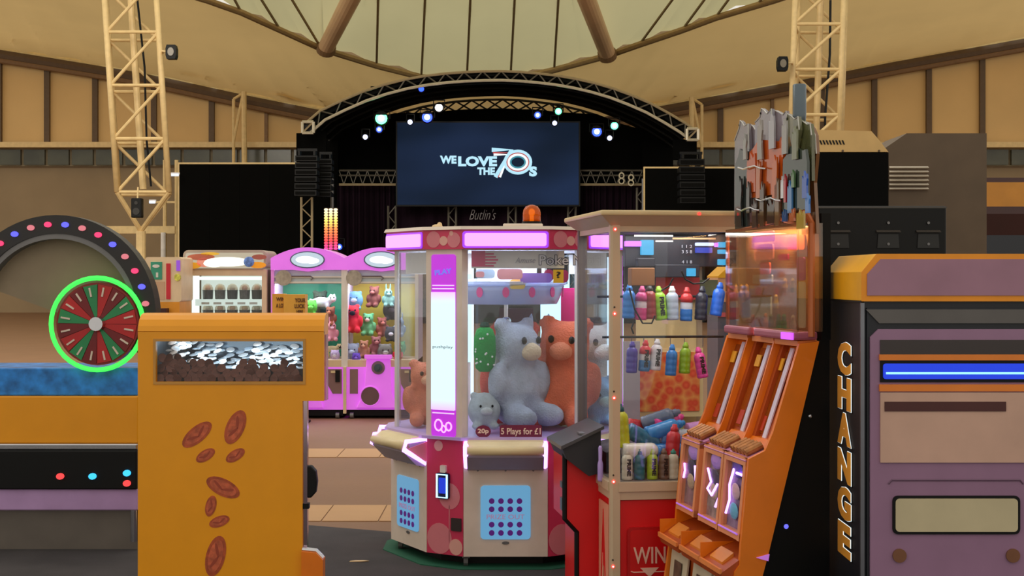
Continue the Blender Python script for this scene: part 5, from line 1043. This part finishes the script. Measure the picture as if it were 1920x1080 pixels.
# ================================================================ ORANGE SLOPING LANE MACHINE WITH THE SPIRED TOPPER (front faces left)
NX_, NY_, NR = 1.161, 5.6, R(-79); LW = .84
om = thing('lane_machine', 'orange sloping lane machine with card windows and a spired clear topper', 'arcade machine', (NX_, NY_, 0), NR)
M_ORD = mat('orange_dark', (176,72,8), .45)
side = [(0,1.311),(.085,1.321),(-.007,.955),(-.13,.476),(-.157,.38),(-.24,.02),(-.33,.02),(-.275,.40),(-.254,.427),(-.2475,.5185),(-.216,.851),(-.146,.883),(-.112,.958)]
MB().prism(side, -.02, .0, 'x').build('side_panel', M_ORANGE, om)
MB().prism(side, -LW-.02, -LW, 'x').build('side_panel', M_ORANGE, om)
LN = ((-.27,-.02),(-.53,-.28),(-.84,-.59))
slope0, slope1 = (-.146+.012,.883), (0,1.311)
rec = .055
for k, (a_, b_) in enumerate(LN):
    if k: MB().prism([(0,1.311),(.07,1.31),(-.07,.885),(-.146,.883),(-.112,.958)], b_, b_+.012, 'x').build('divider', M_ORANGE, om)
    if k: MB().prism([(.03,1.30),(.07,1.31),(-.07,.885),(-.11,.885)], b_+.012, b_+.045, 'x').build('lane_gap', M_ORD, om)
    MB().prism([(.055,1.29),(.075,1.29),(-.06,.89),(-.08,.89)], a_, b_, 'x').build('lane_floor', M_ORANGE, om)
    MB().prism([(.0,1.300),(.075,1.310),(.085,1.325),(.0,1.322)], a_, b_, 'x').build('lane_head', mat('orange_pale',(240,140,70),.4), om)
    MB().prism([(-.13,.886),(-.07,.886),(-.06,.915),(-.10,.915)], a_+.01, b_-.01, 'x').build('lane_foot', M_ORANGE, om)
    m0, m1 = a_+.004, a_+.075
    MB().prism([(.040,1.27),(.046,1.27),(-.075,.93),(-.081,.93)], m0, m1, 'x').build('lane_pane', glass('amber_pane', (236,170,90), .9, .05, dif=((190,96,24), .5)), om)
    MB().prism([(.040,1.285),(.046,1.285),(-.085,.90),(-.091,.90)], m1+.004, m1+.042, 'x').build('lane_strip', mat('lane_white', (226,216,236), .3), om)
    MB().prism([(.018,1.24),(.024,1.24),(.008,1.19),(.002,1.19)], m0+.01, m1-.01, 'x').build('lane_badge', mat('badge_gold',(240,170,40),.4), om)
    MB().prism([(-.058,1.0),(-.052,1.0),(-.075,.94),(-.081,.94)], m0+.01, m1-.01, 'x').build('lane_badge', mat('badge_red',(196,60,30),.4), om)
    # card window below
    fw = MB()
    for y_, z0, z1 in ((0,.82,.851),(0,.52,.548)):
        fw.prism([(-.216-.0945*(.851-z1)-.004,z1),(-.216-.0945*(.851-z1)+.03,z1),(-.216-.0945*(.851-z0)+.03,z0),(-.216-.0945*(.851-z0)-.004,z0)], a_, b_, 'x')
    for x0, x1 in ((a_,a_+.025),(b_-.025,b_)): fw.prism([(-.220,.851),(-.19,.851),(-.2205,.5185),(-.2515,.5185)], x0, x1, 'x')
    fw.build('window_frame', mat('frame_peach',(236,150,100),.4), om)
    MB().prism([(-.196,.82),(-.190,.82),(-.2155,.548),(-.2215,.548)], a_+.025, b_-.025, 'x').build('card_back', mat('card_grey%d' % k, ((150,120,150),(166,140,130),(160,116,120))[k], .6, var=.5, scale=18), om)
    MB().prism([(-.212,.82),(-.209,.82),(-.2345,.548),(-.2375,.548)], a_+.025, b_-.025, 'x').build('window_pane', glass('card_glass', refl=.5), om)
    xm = (a_+b_)/2
    for dz, c, w_ in ((.79,(200,150,240),.07),(.72,(80,66,90),.06),(.66,(200,170,140),.05)) if k else ((.79,(110,80,190),.06),(.70,(226,180,190),.05),(.62,(110,190,226),.05)):
        yy = -.216-.0945*(.851-dz)+.012; MB().ell((xm, yy, dz), (w_, .006, .035), 10, 6).build('card_figure', mat('cardfig_%d_%d' % (k, int(dz*100)), c, .5), om)
    yy = -.216-.0945*(.851-.70)+.006
    VT = (((-.07,.60),(-.04,.66),(-.055,.72),(-.02,.79)), ((-.075,.75),(-.02,.70),(-.06,.665),(.0,.645),(.06,.70)), ((-.085,.73),(-.07,.70),(-.08,.665)))[k]
    MB().tube([(xm+a1, -.216-.0945*(.851-z1)+.004, z1) for a1, z1 in VT], .0055, 6).build('violet_reflection', M_VIOLET, om)  # purple reflections in the window glass, modelled as glowing tubes
    MB().cyl((xm+(.03 if k < 2 else .07),yy,(.78,.60,.74)[k]),(xm+.09,yy,(.78,.66,.62)[k]),.006).build('violet_reflection', M_VIOLET, om)
    MB().cyl((a_+.015,-.253,.545),(b_-.015,-.253,.545),.004).build('violet_strip', mat('violet_dim',(170,110,220),.4,emit=.5), om)
    # tray with wedge
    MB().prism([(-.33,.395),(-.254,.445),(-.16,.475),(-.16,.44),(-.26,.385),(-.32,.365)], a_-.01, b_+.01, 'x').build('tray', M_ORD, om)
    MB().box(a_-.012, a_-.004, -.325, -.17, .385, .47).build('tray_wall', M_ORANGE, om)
    MB().prism([(-.335,.392),(-.325,.392),(-.325,.412),(-.335,.412)], a_-.01, b_+.01, 'x').build('tray_lip', mat('orange_pale',(0,0,0)), om)
    MB().prism([(-.30,.425),(-.25,.462),(-.25,.44),(-.30,.41)], a_+.04, b_-.06, 'x').build('tray_wedge', mat('wedge_amber',(222,130,40),.4), om)
    # lower poster panel
    MB().prism([(-.27,.36),(-.262,.36),(-.30,.03),(-.308,.03)], a_+.01, b_-.005, 'x').build('lower_card', mat('lower_cream',(206,190,160),.5), om)
    MB().prism([(-.284,.30),(-.281,.30),(-.298,.10),(-.301,.10)], a_+.08, b_-.07, 'x').build('lower_print', mat('lower_brown',(96,70,54),.6,var=.5,scale=30), om)
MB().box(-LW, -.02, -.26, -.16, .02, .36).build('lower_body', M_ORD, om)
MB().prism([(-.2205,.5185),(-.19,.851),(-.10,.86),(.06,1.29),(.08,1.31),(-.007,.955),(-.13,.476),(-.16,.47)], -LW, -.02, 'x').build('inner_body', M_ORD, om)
v = [(-.17,.462),(-.135,.47),(-.14,.445)]
MB().prism([(-.185,.455),(-.13,.468),(-.135,.440)], .0, .006, 'x').build('violet_patch', mat('violet_patch',(196,120,220),.4,emit=.45), om)
# rows of coin rolls on the ledge under the lanes
M_ROLL = mat('coin_roll', (170,112,60), .4, .4, var=.3, scale=30)
for k, (a_, b_) in enumerate(LN):
    for i in range(5):
        for j in range(1):
            x = a_+.03+(b_-a_-.05)*i/5
            MB().cyl((x+.012,-.205,.866),(x+.012,-.135,.898),.0165,.0165,10).build('coin_roll', M_ROLL, om)
    MB().prism([(-.225,.842),(-.13,.88),(-.13,.87),(-.22,.835)], a_, b_, 'x').build('ledge', mat('ledge_violet',(206,140,190),.4), om)
# black cabinet behind the orange front
MB().prism([(.086,1.325),(-.006,.955),(-.129,.476),(-.156,.38),(-.239,.0),(.135,.0),(.135,1.325)], -LW-.015, -.012, 'x').build('cabinet', mat('cabinet_black',(8,8,8),.6,spec=.2), om)
MB().box(-LW-.015, -.012, .10, .14, 1.325, 1.84).build('rear_panel', mat('cabinet_black',(0,0,0)), om)
v = at(NX_, NY_, NR, 1476, 988, 0)
def side_pt(px, py):                                             # point on the near side plane (local x = 0)
    k = (px-960)/F; c, s = math.cos(NR), math.sin(NR)            # world = N + x*(c,s) + y*(-s,c)
    y = (k*NY_ - NX_)/(-s - k*c); d = NY_ + y*c; return y, EYE-(py-HZ)*d/F
for px, py, m, r_ in ((1476,988,glow('bolt_blue',(110,110,255),1.2),.010),(1521,781,M_CHROME,.008)):
    y, z = side_pt(px, py); MB().ell((-.010, y, z), (.006, r_, r_), 10, 6).build('side_bolt', m, om)
# topper: pads, tinted display case, cut-out spires
for x0, x1 in ((-LW+.02,-.50),(-.44,.0)): MB().box(x0, x1, -.03, .08, 1.325, 1.36).build('topper_pad', mat('pad_rose',(170,90,110),.4), om, bevel=.01)
MB().box(-.10, .012, -.04, -.03, 1.328, 1.356).build('pad_light', glow('pad_violet',(190,80,255),1.6), om)
M_ACR = glass('smoky_acrylic', (206,184,150), 1.0, .04, 1.5, base=.06, dif=((190,150,110), .10))
MB().box(-LW, .0, -.012, -.004, 1.36, 1.80).build('case_front', M_ACR, om)
MB().box(-.006, .0, -.004, .10, 1.36, 1.80).build('case_side', M_ACR, om)
MB().box(-LW, -.01, .088, .096, 1.36, 1.80).build('case_back', mat('case_back_tan',(170,128,84),.5,var=.25,scale=4), om)
MB().tube([(.004,.05,1.34),(.004,.05,1.80),(.004,.03,1.835),(.004,-.0,1.845)], .014, 8).build('case_frame', mat('frame_copper',(190,104,54),.4), om)
MB().tube([(-LW,.0,1.36),(-LW,.0,1.79),(-LW*.6,.0,1.80),(-LW*.25,.0,1.825),(.0,.0,1.79)], .008, 6).build('case_edge', mat('frame_copper',(0,0,0)), om)
ld = bpy.data.lights.new('topper_fill', 'AREA'); ld.shape = 'RECTANGLE'; ld.size = .7; ld.size_y = .05; ld.energy = 9; ld.color = (1,.9,.75)
lo = bpy.data.objects.new('topper_fill', ld); COL.objects.link(lo); lo.parent = om; lo.location = (-LW/2, .04, 1.79)  # added fill light, brightens the inside of the display case
def TP(px, py, ly): return at(NX_, NY_, NR, px, py, ly)
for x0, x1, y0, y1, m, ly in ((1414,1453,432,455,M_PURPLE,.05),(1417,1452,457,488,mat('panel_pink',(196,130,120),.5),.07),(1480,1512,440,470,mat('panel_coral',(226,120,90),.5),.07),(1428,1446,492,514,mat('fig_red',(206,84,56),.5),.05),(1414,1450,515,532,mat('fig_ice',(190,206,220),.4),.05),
                              (1462,1480,476,488,mat('fig_magenta',(196,40,140),.4),.05),(1497,1511,482,526,mat('reflection_violet',(150,80,206),.4,emit=.5),.05),(1499,1511,528,614,mat('reflection_ice',(206,220,240),.3,emit=.45),.05)):
    (xa, za), (xb, zb) = TP(x0, y1, ly), TP(x1, y0, ly); MB().rrect(xa, xb, za, zb, ly-.008, ly, min(abs(xb-xa), zb-za)*.2).build('case_card_reflection', m, om)  # glowing box and upright bars imitate reflections of the pink machine
(xa, za), (xb, zb) = TP(1394, 600, .04), TP(1447, 556, .04)
MB().prism([(xa,za),(xa+(xb-xa)*.3,za+.012),(xa+(xb-xa)*.6,za+.02),(xb,za+.008),(xb,zb),(xa+(xb-xa)*.3,zb-.012),(xa,zb-.035)], .034, .042, 'y').build('ice_sheet', mat('ice_sheet',(196,222,242),.35,emit=.22), om)
for px, py, c in ((1380,545,(200,160,70)),(1390,545,(200,160,70)),(1400,545,(196,150,70)),(1472,535,(206,170,80)),(1486,535,(210,180,80)),(1455,565,(214,196,90)),(1460,602,(70,140,60)),(1470,602,(90,160,70)),(1487,604,(226,222,216)),(1412,602,(150,80,60)),(1436,600,(206,150,100)),(1446,602,(110,120,70))):
    x, z = TP(px, py, .03); f_ = MB().lathe([(.010,-.03),(.014,-.01),(.009,.008),(.010,.02),(.004,.03)], (x,.03,z), 8).build('case_figure', mat('figure_%d_%d_%d' % c, c, .4), om)
# spires: each a thick cut-out with its own top
def spire(px, w_, ytop, ybot, rgb, ly, tip=.35, nm='spire', th=.014, alpha=.25):
    (x0, zb), (x1, _), (_, zt) = TP(px-w_/2, ybot, ly), TP(px+w_/2, ybot, ly), TP(px, ytop, ly)
    if x0 > x1: x0, x1 = x1, x0
    w2 = (x1-x0)/2; c = (x0+x1)/2; h = zt-zb
    j_ = lambda a: .8+.2*math.sin(px*a)
    pts = [(c-w2,zb),(c+w2,zb),(c+w2*j_(1.3),zb+h*.45),(c+w2,zb+h*.70),(c+w2*.86,zb+h*.90*j_(.01)+h*.05),(c+w2*tip,zt-.03),(c+w2*.1,zt-.012),(c-w2*tip*.5,zt),(c-w2*tip,zt-.035),(c-w2*.95,zb+h*.82),(c-w2,zb+h*.4)]
    o = MB().prism(pts, ly, ly+th, 'y').build(nm, glass('spire_%d_%d_%d' % rgb, tuple(min(255, v+60) for v in rgb), 1.0, .08, 1.5, base=.05, dif=(rgb, 1-alpha)), om)
    if nm == 'spire': MB().tube([(p_[0], ly-.001, p_[1]) for p_ in pts[3:10]], .0028, 5).build('spire_edge', mat('spire_rim',(196,194,186),.2), o)
    if nm == 'spire': MB().ell((c-w2*.3, ly-.002, zt-.02), (.004,.003,.006), 8, 6).build('rivet', M_BLKP, o)
def board(px0, px1, y0, y1, rgb, ly, alpha):
    (x0, zb), (x1, _), (_, zt) = TP(px0, y1, ly), TP(px1, y1, ly), TP((px0+px1)/2, y0, ly); n = 14; h = zt-zb
    pts = [(x1, zb), (x0, zb)] + [(x0+(x1-x0)*k/n, zt - h*.10*(.5+.5*math.sin(k*2.3+px0))) for k in range(n+1)]
    MB().prism(pts, ly, ly+.01, 'y').build('topper_board', glass('board_%d_%d_%d' % rgb, tuple(min(255, v+70) for v in rgb), 1.0, .08, 1.5, base=.05, dif=(rgb, 1-alpha)), om)
board(1381, 1520, 318, 432, (112,92,66), .07, .35); board(1388, 1470, 262, 330, (216,104,30), .075, .2); board(1462, 1518, 262, 345, (70,86,70), .078, .3)
spire(1391, 28, 225, 420, (150,144,150), .03, .35, alpha=.5); spire(1412, 26, 233, 330, (156,152,166), .05, .4, alpha=.45); spire(1432, 34, 202, 330, (164,160,170), .03, .4, alpha=.5); spire(1458, 38, 205, 330, (168,164,178), .05, .55, alpha=.5)
spire(1482, 34, 212, 335, (138,138,104), .02, .5, alpha=.5); spire(1504, 36, 222, 345, (124,128,84), .04, .55, alpha=.5); spire(1517, 28, 228, 440, (150,106,66), .06, .45, alpha=.4)
(x0, z0), (x1, z1) = TP(1499, 214, .05), TP(1499, 158, .05)
MB().lathe([(.022,z0-.1),(.028,z0),(.028,z1-.004),(.024,z1),(.018,z1)], (x0,.05,0), 18).build('tall_tube', mat('tube_steel',(92,104,112),.25,.5), om, smooth=True)
spire(1436, 66, 258, 372, (220,96,14), .0, .75, 'orange_flame', .012, .3); spire(1408, 16, 285, 362, (206,86,14), -.006, .5, 'orange_flame', .01, .2)
spire(1390, 24, 278, 430, (54,62,58), .0, .5, 'dark_rock', .012, .2); spire(1490, 46, 272, 398, (48,62,54), -.004, .7, 'dark_rock', .012, .15); spire(1436, 44, 300, 420, (122,92,60), .012, .6, 'brown_rock', .01, .3)
for px, y0, y1, w_, c in ((1424,222,300,9,(150,140,130)),(1446,214,280,10,(176,172,178)),(1470,222,290,9,(160,156,150)),(1489,236,300,9,(120,124,90)),(1421,300,372,8,(196,104,50)),(1452,290,372,9,(206,96,30)),(1428,340,425,8,(86,62,44)),(1456,330,424,8,(120,88,58)),(1386,330,425,8,(44,50,50)),(1414,372,428,9,(76,60,54)),(1396,250,300,6,(150,148,140)),(1466,330,372,5,(226,226,230)),(1471,326,380,4,(190,40,50)),(1480,338,400,8,(70,130,190)),(1486,318,352,5,(90,130,80)),(1508,320,372,9,(40,90,190)),(1513,362,400,7,(70,130,210)),(1500,392,430,14,(190,160,70)),(1445,372,420,14,(60,44,40)),(1484,388,415,9,(200,110,70)),(1402,340,400,6,(60,60,58)),(1470,392,416,8,(40,90,150))):
    spire(px, w_, y0, y1, c, -.016, .4, 'streak', .008, .05)
for y_, x0, x1 in ((314,1384,1436),(374,1418,1464),(392,1382,1424)):
    MB().tube([(TP(x0+(x1-x0)*k/5, y_+3*math.sin(k*1.7), -.02)[0], -.02, TP(x0+(x1-x0)*k/5, y_+3*math.sin(k*1.7), -.02)[1]) for k in range(6)], .004, 5).build('silver_curl', M_CHROME, om)

# ================================================================ CHANGE MACHINE (right)
HX, HY, HD, HWD = 1.31, 5.2, .60, .70
cm_ = thing('change_machine', 'navy change machine with a yellow cap and vertical orange lettering', 'change machine', (HX, HY, 0))
M_NAVY = mat('navy_panel', (18,22,32), .45, var=.1); M_NAVG = mat('bevel_grey', (92,88,86), .45); M_LIL = mat('lilac_panel', (150,112,142), .45, var=.06)
M_CAP = mat('cap_yellow', (250,178,10), .4); M_CAPO = mat('cap_amber', (240,150,14), .4)
CZ = lambda py: EYE-(py-HZ)*HY/F; CX = lambda px: (px-960)*HY/F - HX
MB().box(.012, HWD, .01, HD, .06, 1.49).build('body', M_NAVY, cm_)
MB().box(.04, HWD-.03, .05, HD-.03, 0, .06).build('plinth', M_BLKP, cm_)
# cap: chamfered side and top edges
capf = [(.0,1.49),(HWD,1.49),(HWD,1.60),(HWD-.056,1.668),(.056,1.668),(.0,1.60)]
MB().prism(capf, .0, HD, 'y').build('cap', M_CAP, cm_, bevel=.004)
e = [(.02,1.512),(HWD-.02,1.512),(HWD-.02,1.592),(HWD-.07,1.648),(.07,1.648),(.02,1.592)]
MB().prism(capf, -.004, .0, 'y').build('cap_front', M_CAPO, cm_)
MB().prism(e, -.009, -.004, 'y').build('cap_sign', mat('sign_mauve',(160,116,136),.4), cm_)
MB().box(-.002, .002, -.002, HD, 1.484, 1.492).build('cap_seam', M_BLKP, cm_)
# side lettering, one raised letter above the other, outlined in black and white
M_LET = mat('letter_orange', (255,170,60), .45, var=.1); M_LW = mat('letter_white', (190,186,178), .45); M_LB = mat('letter_black', (8,8,8), .5)
SM = Rz(R(-90))                                                   # faces -X
for s_, y0, y1 in (('C',640,704),('H',706,770),('A',773,836),('N',842,906),('G',911,975),('E',980,1044)):
    d_ = HY+.30; z = EYE-((y0+y1)/2-HZ)*d_/F; h_ = (y1-y0)*d_/F
    base = Tr(.012, .30, z)
    for dep, gr, m, b_ in ((.002,.0,M_LB,.085),(.004,.025,M_LW,.060),(.006,.033,M_LET,.052)):
        text(s_, 'letter' if m is M_LET else 'letter_outline', .235, h_*1.03, dep, m, cm_, base @ SM, bold=b_, grow=gr)
MB().box(-.002, .012, .0, .012, .06, 1.484).build('corner_strip', mat('strip_steel',(120,122,130),.3,.6), cm_)
# front: bevelled frame and lilac panel
MB().box(.02, HWD-.02, -.004, .01, .08, 1.465).build('front_frame', M_NAVY, cm_)
fx0, fx1 = CX(1622), HWD-(CX(1622))
MB().prism([(fx0,CZ(580)),(fx1,CZ(580)),(fx1-.05,CZ(606)),(fx0+.05,CZ(606))], -.012, -.004, 'y').build('top_bevel', M_NAVG, cm_)
px0, px1 = CX(1630), HWD-CX(1630)
MB().prism([(px0,.10),(px1,.10),(px1,CZ(632)),(px1-.03,CZ(617)),(px0+.03,CZ(617)),(px0,CZ(632))], -.014, -.004, 'y').build('front_panel', M_LIL, cm_)
sx0, sx1 = CX(1648), HWD-CX(1648)
MB().box(sx0,sx1,-.018,-.014,CZ(664),CZ(637)).build('dark_window', mat('window_dark',(40,26,26),.2), cm_)
for y0, y1 in ((664,675),(720,733)): MB().box(sx0-.004,sx1+.004,-.024,-.014,CZ(y1),CZ(y0)).build('amber_strip', mat('amber_strip',(232,130,40),.4), cm_)
MB().box(sx0,sx1,-.020,-.014,CZ(716),CZ(675)).build('display_bezel', M_BLKP, cm_)
MB().rrect(sx0+.01,sx1-.01,CZ(710),CZ(681),-.024,-.020,.01).build('display', glow('display_blue',(20,60,220),1.0,.4,20), cm_)
MB().box(sx0+.02,sx1-.02,-.026,-.024,CZ(701),CZ(697)).build('display_bar', glow('display_ice',(140,210,255),1.6), cm_)
MB().box(sx0,sx1,-.022,-.014,CZ(866),CZ(735)).build('note_panel', mat('note_beige',(206,166,146),.45), cm_)
MB().box(sx0+.015,sx1-.1,-.026,-.022,CZ(770),CZ(752)).build('note_slot', mat('slot_maroon',(74,26,24),.3), cm_)
MB().tube([(CX(1664),-.016,CZ(906)),(CX(1670),-.016,CZ(899)),(HWD-CX(1670),-.016,CZ(899)),(HWD-CX(1664),-.016,CZ(906))], .004, 5).build('panel_groove', mat('groove_mauve',(110,80,104),.5), cm_)
MB().rrect(CX(1671),HWD-CX(1671),CZ(1000),CZ(928),-.022,-.014,.02).build('chute_bezel', M_BLKP, cm_); MB().rrect(CX(1676),HWD-CX(1676),CZ(995),CZ(933),-.026,-.022,.015).build('coin_chute', mat('chute_cream',(200,186,150),.4), cm_)
for x in (CX(1684), HWD-CX(1684)): MB().disc((x,-.014,CZ(1040)), .026, .026, .008, 18).build('lock_plate', mat('lock_bronze',(140,96,70),.35,.5), cm_)
# ---- second change machine, further back behind the red cabinet
sx = thing('change_machine', 'distant grey change machine with peach cap, seen through the red cabinet glass', 'change machine', (W(1346,0,9.2).x, 9.2, 0)); g9 = 9.2/F
zz = lambda py: W(0,py,9.2).z
MB().box(.0,.60,.0,.5,.05,zz(566)).build('body', mat('grey_body',(96,94,100),.5), sx)
MB().prism([(0,zz(566)),(.6,zz(566)),(.6,zz(518)),(.5,zz(496)),(.09,zz(496)),(.0,zz(518))], -.01, .5, 'y').build('cap', mat('cap_peach',(226,166,116),.5), sx)
MB().prism([(-.002,zz(518)),(.09,zz(494)),(.51,zz(494)),(.602,zz(518)),(.6,zz(521)),(.0,zz(521))], -.02, .5, 'y').build('cap_top', M_CAP, sx)
MB().box(.0,.3,-.012,.0,zz(594),zz(586)).build('red_stripe', mat('stripe_coral',(216,90,90),.5), sx); MB().box(.03,.57,.03,.47,0,.05).build('plinth', M_BLKP, sx)

# ================================================================ BLACK CABINETS BEHIND ON THE RIGHT
t = thing('tall_cabinet', 'tall black cabinet back with pressed vents behind the change machine', 'cabinet', (W(1620,0,6.9).x, 6.9, 0)); g = 6.9/F
z0, z1 = 0, W(0,386,6.9).z; xa, xb = W(1533,0,6.9).x-t.location.x, W(1775,0,6.9).x-t.location.x
M_SB = mat('satin_black', (12,11,10), .42, spec=.25)
MB().box(xa,xb,0,.5,.04,z1).build('back_sheet', M_SB, t, bevel=.01); MB().box(xa+.03,xb-.03,.03,.47,0,.04).build('plinth', M_BLKP, t)
for cx_ in (1571, 1665, 1740):
    x = W(cx_,0,6.9).x-t.location.x; z = W(0,450,6.9).z
    MB().prism([(x-.055,z-.04),(x+.055,z-.04),(x+.05,z+.03),(x-.05,z+.03)], -.006, .0, 'y').build('vent_plate', mat('vent_black',(18,17,15),.4), t)
    MB().prism([(-.022,z+.038),(.0,z+.05),(.0,z+.038)], x-.06, x+.06, 'x').build('vent_hood', mat('vent_edge',(70,64,58),.3), t)
    for zz_ in (z-.02, z+.085): MB().disc((x,-.006,zz_), .007, .007, .005, 8).build('rivet', M_GREYM, t)
MB().box(xa,xb,-.004,.0,z1-.012,z1-.004).build('top_seam', mat('vent_edge',(0,0,0)), t)
D8 = 9.5; t = thing('hooded_cabinet', 'black cabinet with a beige vented hood standing behind on the right', 'cabinet', (W(1595,0,D8).x, D8, 0)); L8 = lambda px: W(px,0,D8).x - t.location.x; Z8 = lambda py: W(0,py,D8).z
MB().box(L8(1522),L8(1666),0,.8,0,Z8(286)).build('black_body', mat('matt_black',(8,8,7),.8,spec=.1), t)
MB().prism([(L8(1524),Z8(285)),(L8(1666),Z8(285)),(L8(1648),Z8(262)),(L8(1634),Z8(246)),(L8(1524),Z8(243))], .0, .7, 'y').build('hood', mat('hood_beige',(216,178,112),.5), t)
for k in range(8): x = L8(1536+6*k); MB().prism([(x,Z8(263)),(x+.010,Z8(263)),(x+.022,Z8(271)),(x+.012,Z8(271))], -.004, .0, 'y').build('hood_slot', M_BLKP, t)
for px in (1580, 1648): MB().disc((L8(px),-.0,Z8(283)), .008, .008, .005, 8).build('bolt', M_DRKB, t)
D10 = 10.5; t = thing('louvre_cabinet', 'brown cabinet with white louvres at the right edge behind the black cabinets', 'cabinet', (W(1745,0,D10).x, D10, 0)); L8 = lambda px: W(px,0,D10).x - t.location.x; Z8 = lambda py: W(0,py,D10).z
MB().prism([(L8(1652),0),(L8(1850),0),(L8(1850),Z8(250)),(L8(1700),Z8(250)),(L8(1656),Z8(280))], 0, .6, 'y').build('body', mat('cab_brown',(98,80,60),.6), t)
for k in range(6): z = Z8(313+8*k); MB().prism([(-.03,z-.008),(.0,z+.006),(.0,z-.012)], L8(1667), L8(1740), 'x').build('louvre', mat('louvre_white',(214,204,186),.5), t)
D11 = 12; t = thing('side_cabinet', 'dark maroon games cabinet at the far right edge behind the change machine', 'cabinet', (W(1900,0,D11).x, D11, 0)); L8 = lambda px: W(px,0,D11).x - t.location.x; Z8 = lambda py: W(0,py,D11).z
MB().prism([(-.0,0),(.7,0),(.7,Z8(330)),(.2,Z8(330)),(.1,Z8(400)),(.25,Z8(520)),(-.0,Z8(600))], L8(1800), L8(2040), 'x').build('side_body', mat('cab_maroon',(60,28,26),.5), t)
MB().box(L8(1810), L8(2030), .12, .2, Z8(390), Z8(340)).build('marquee', mat('marquee_amber',(206,140,50),.5), t); MB().box(L8(1815), L8(2025), .15, .24, Z8(510), Z8(410)).build('monitor', mat('monitor_dark',(20,24,36),.2), t)
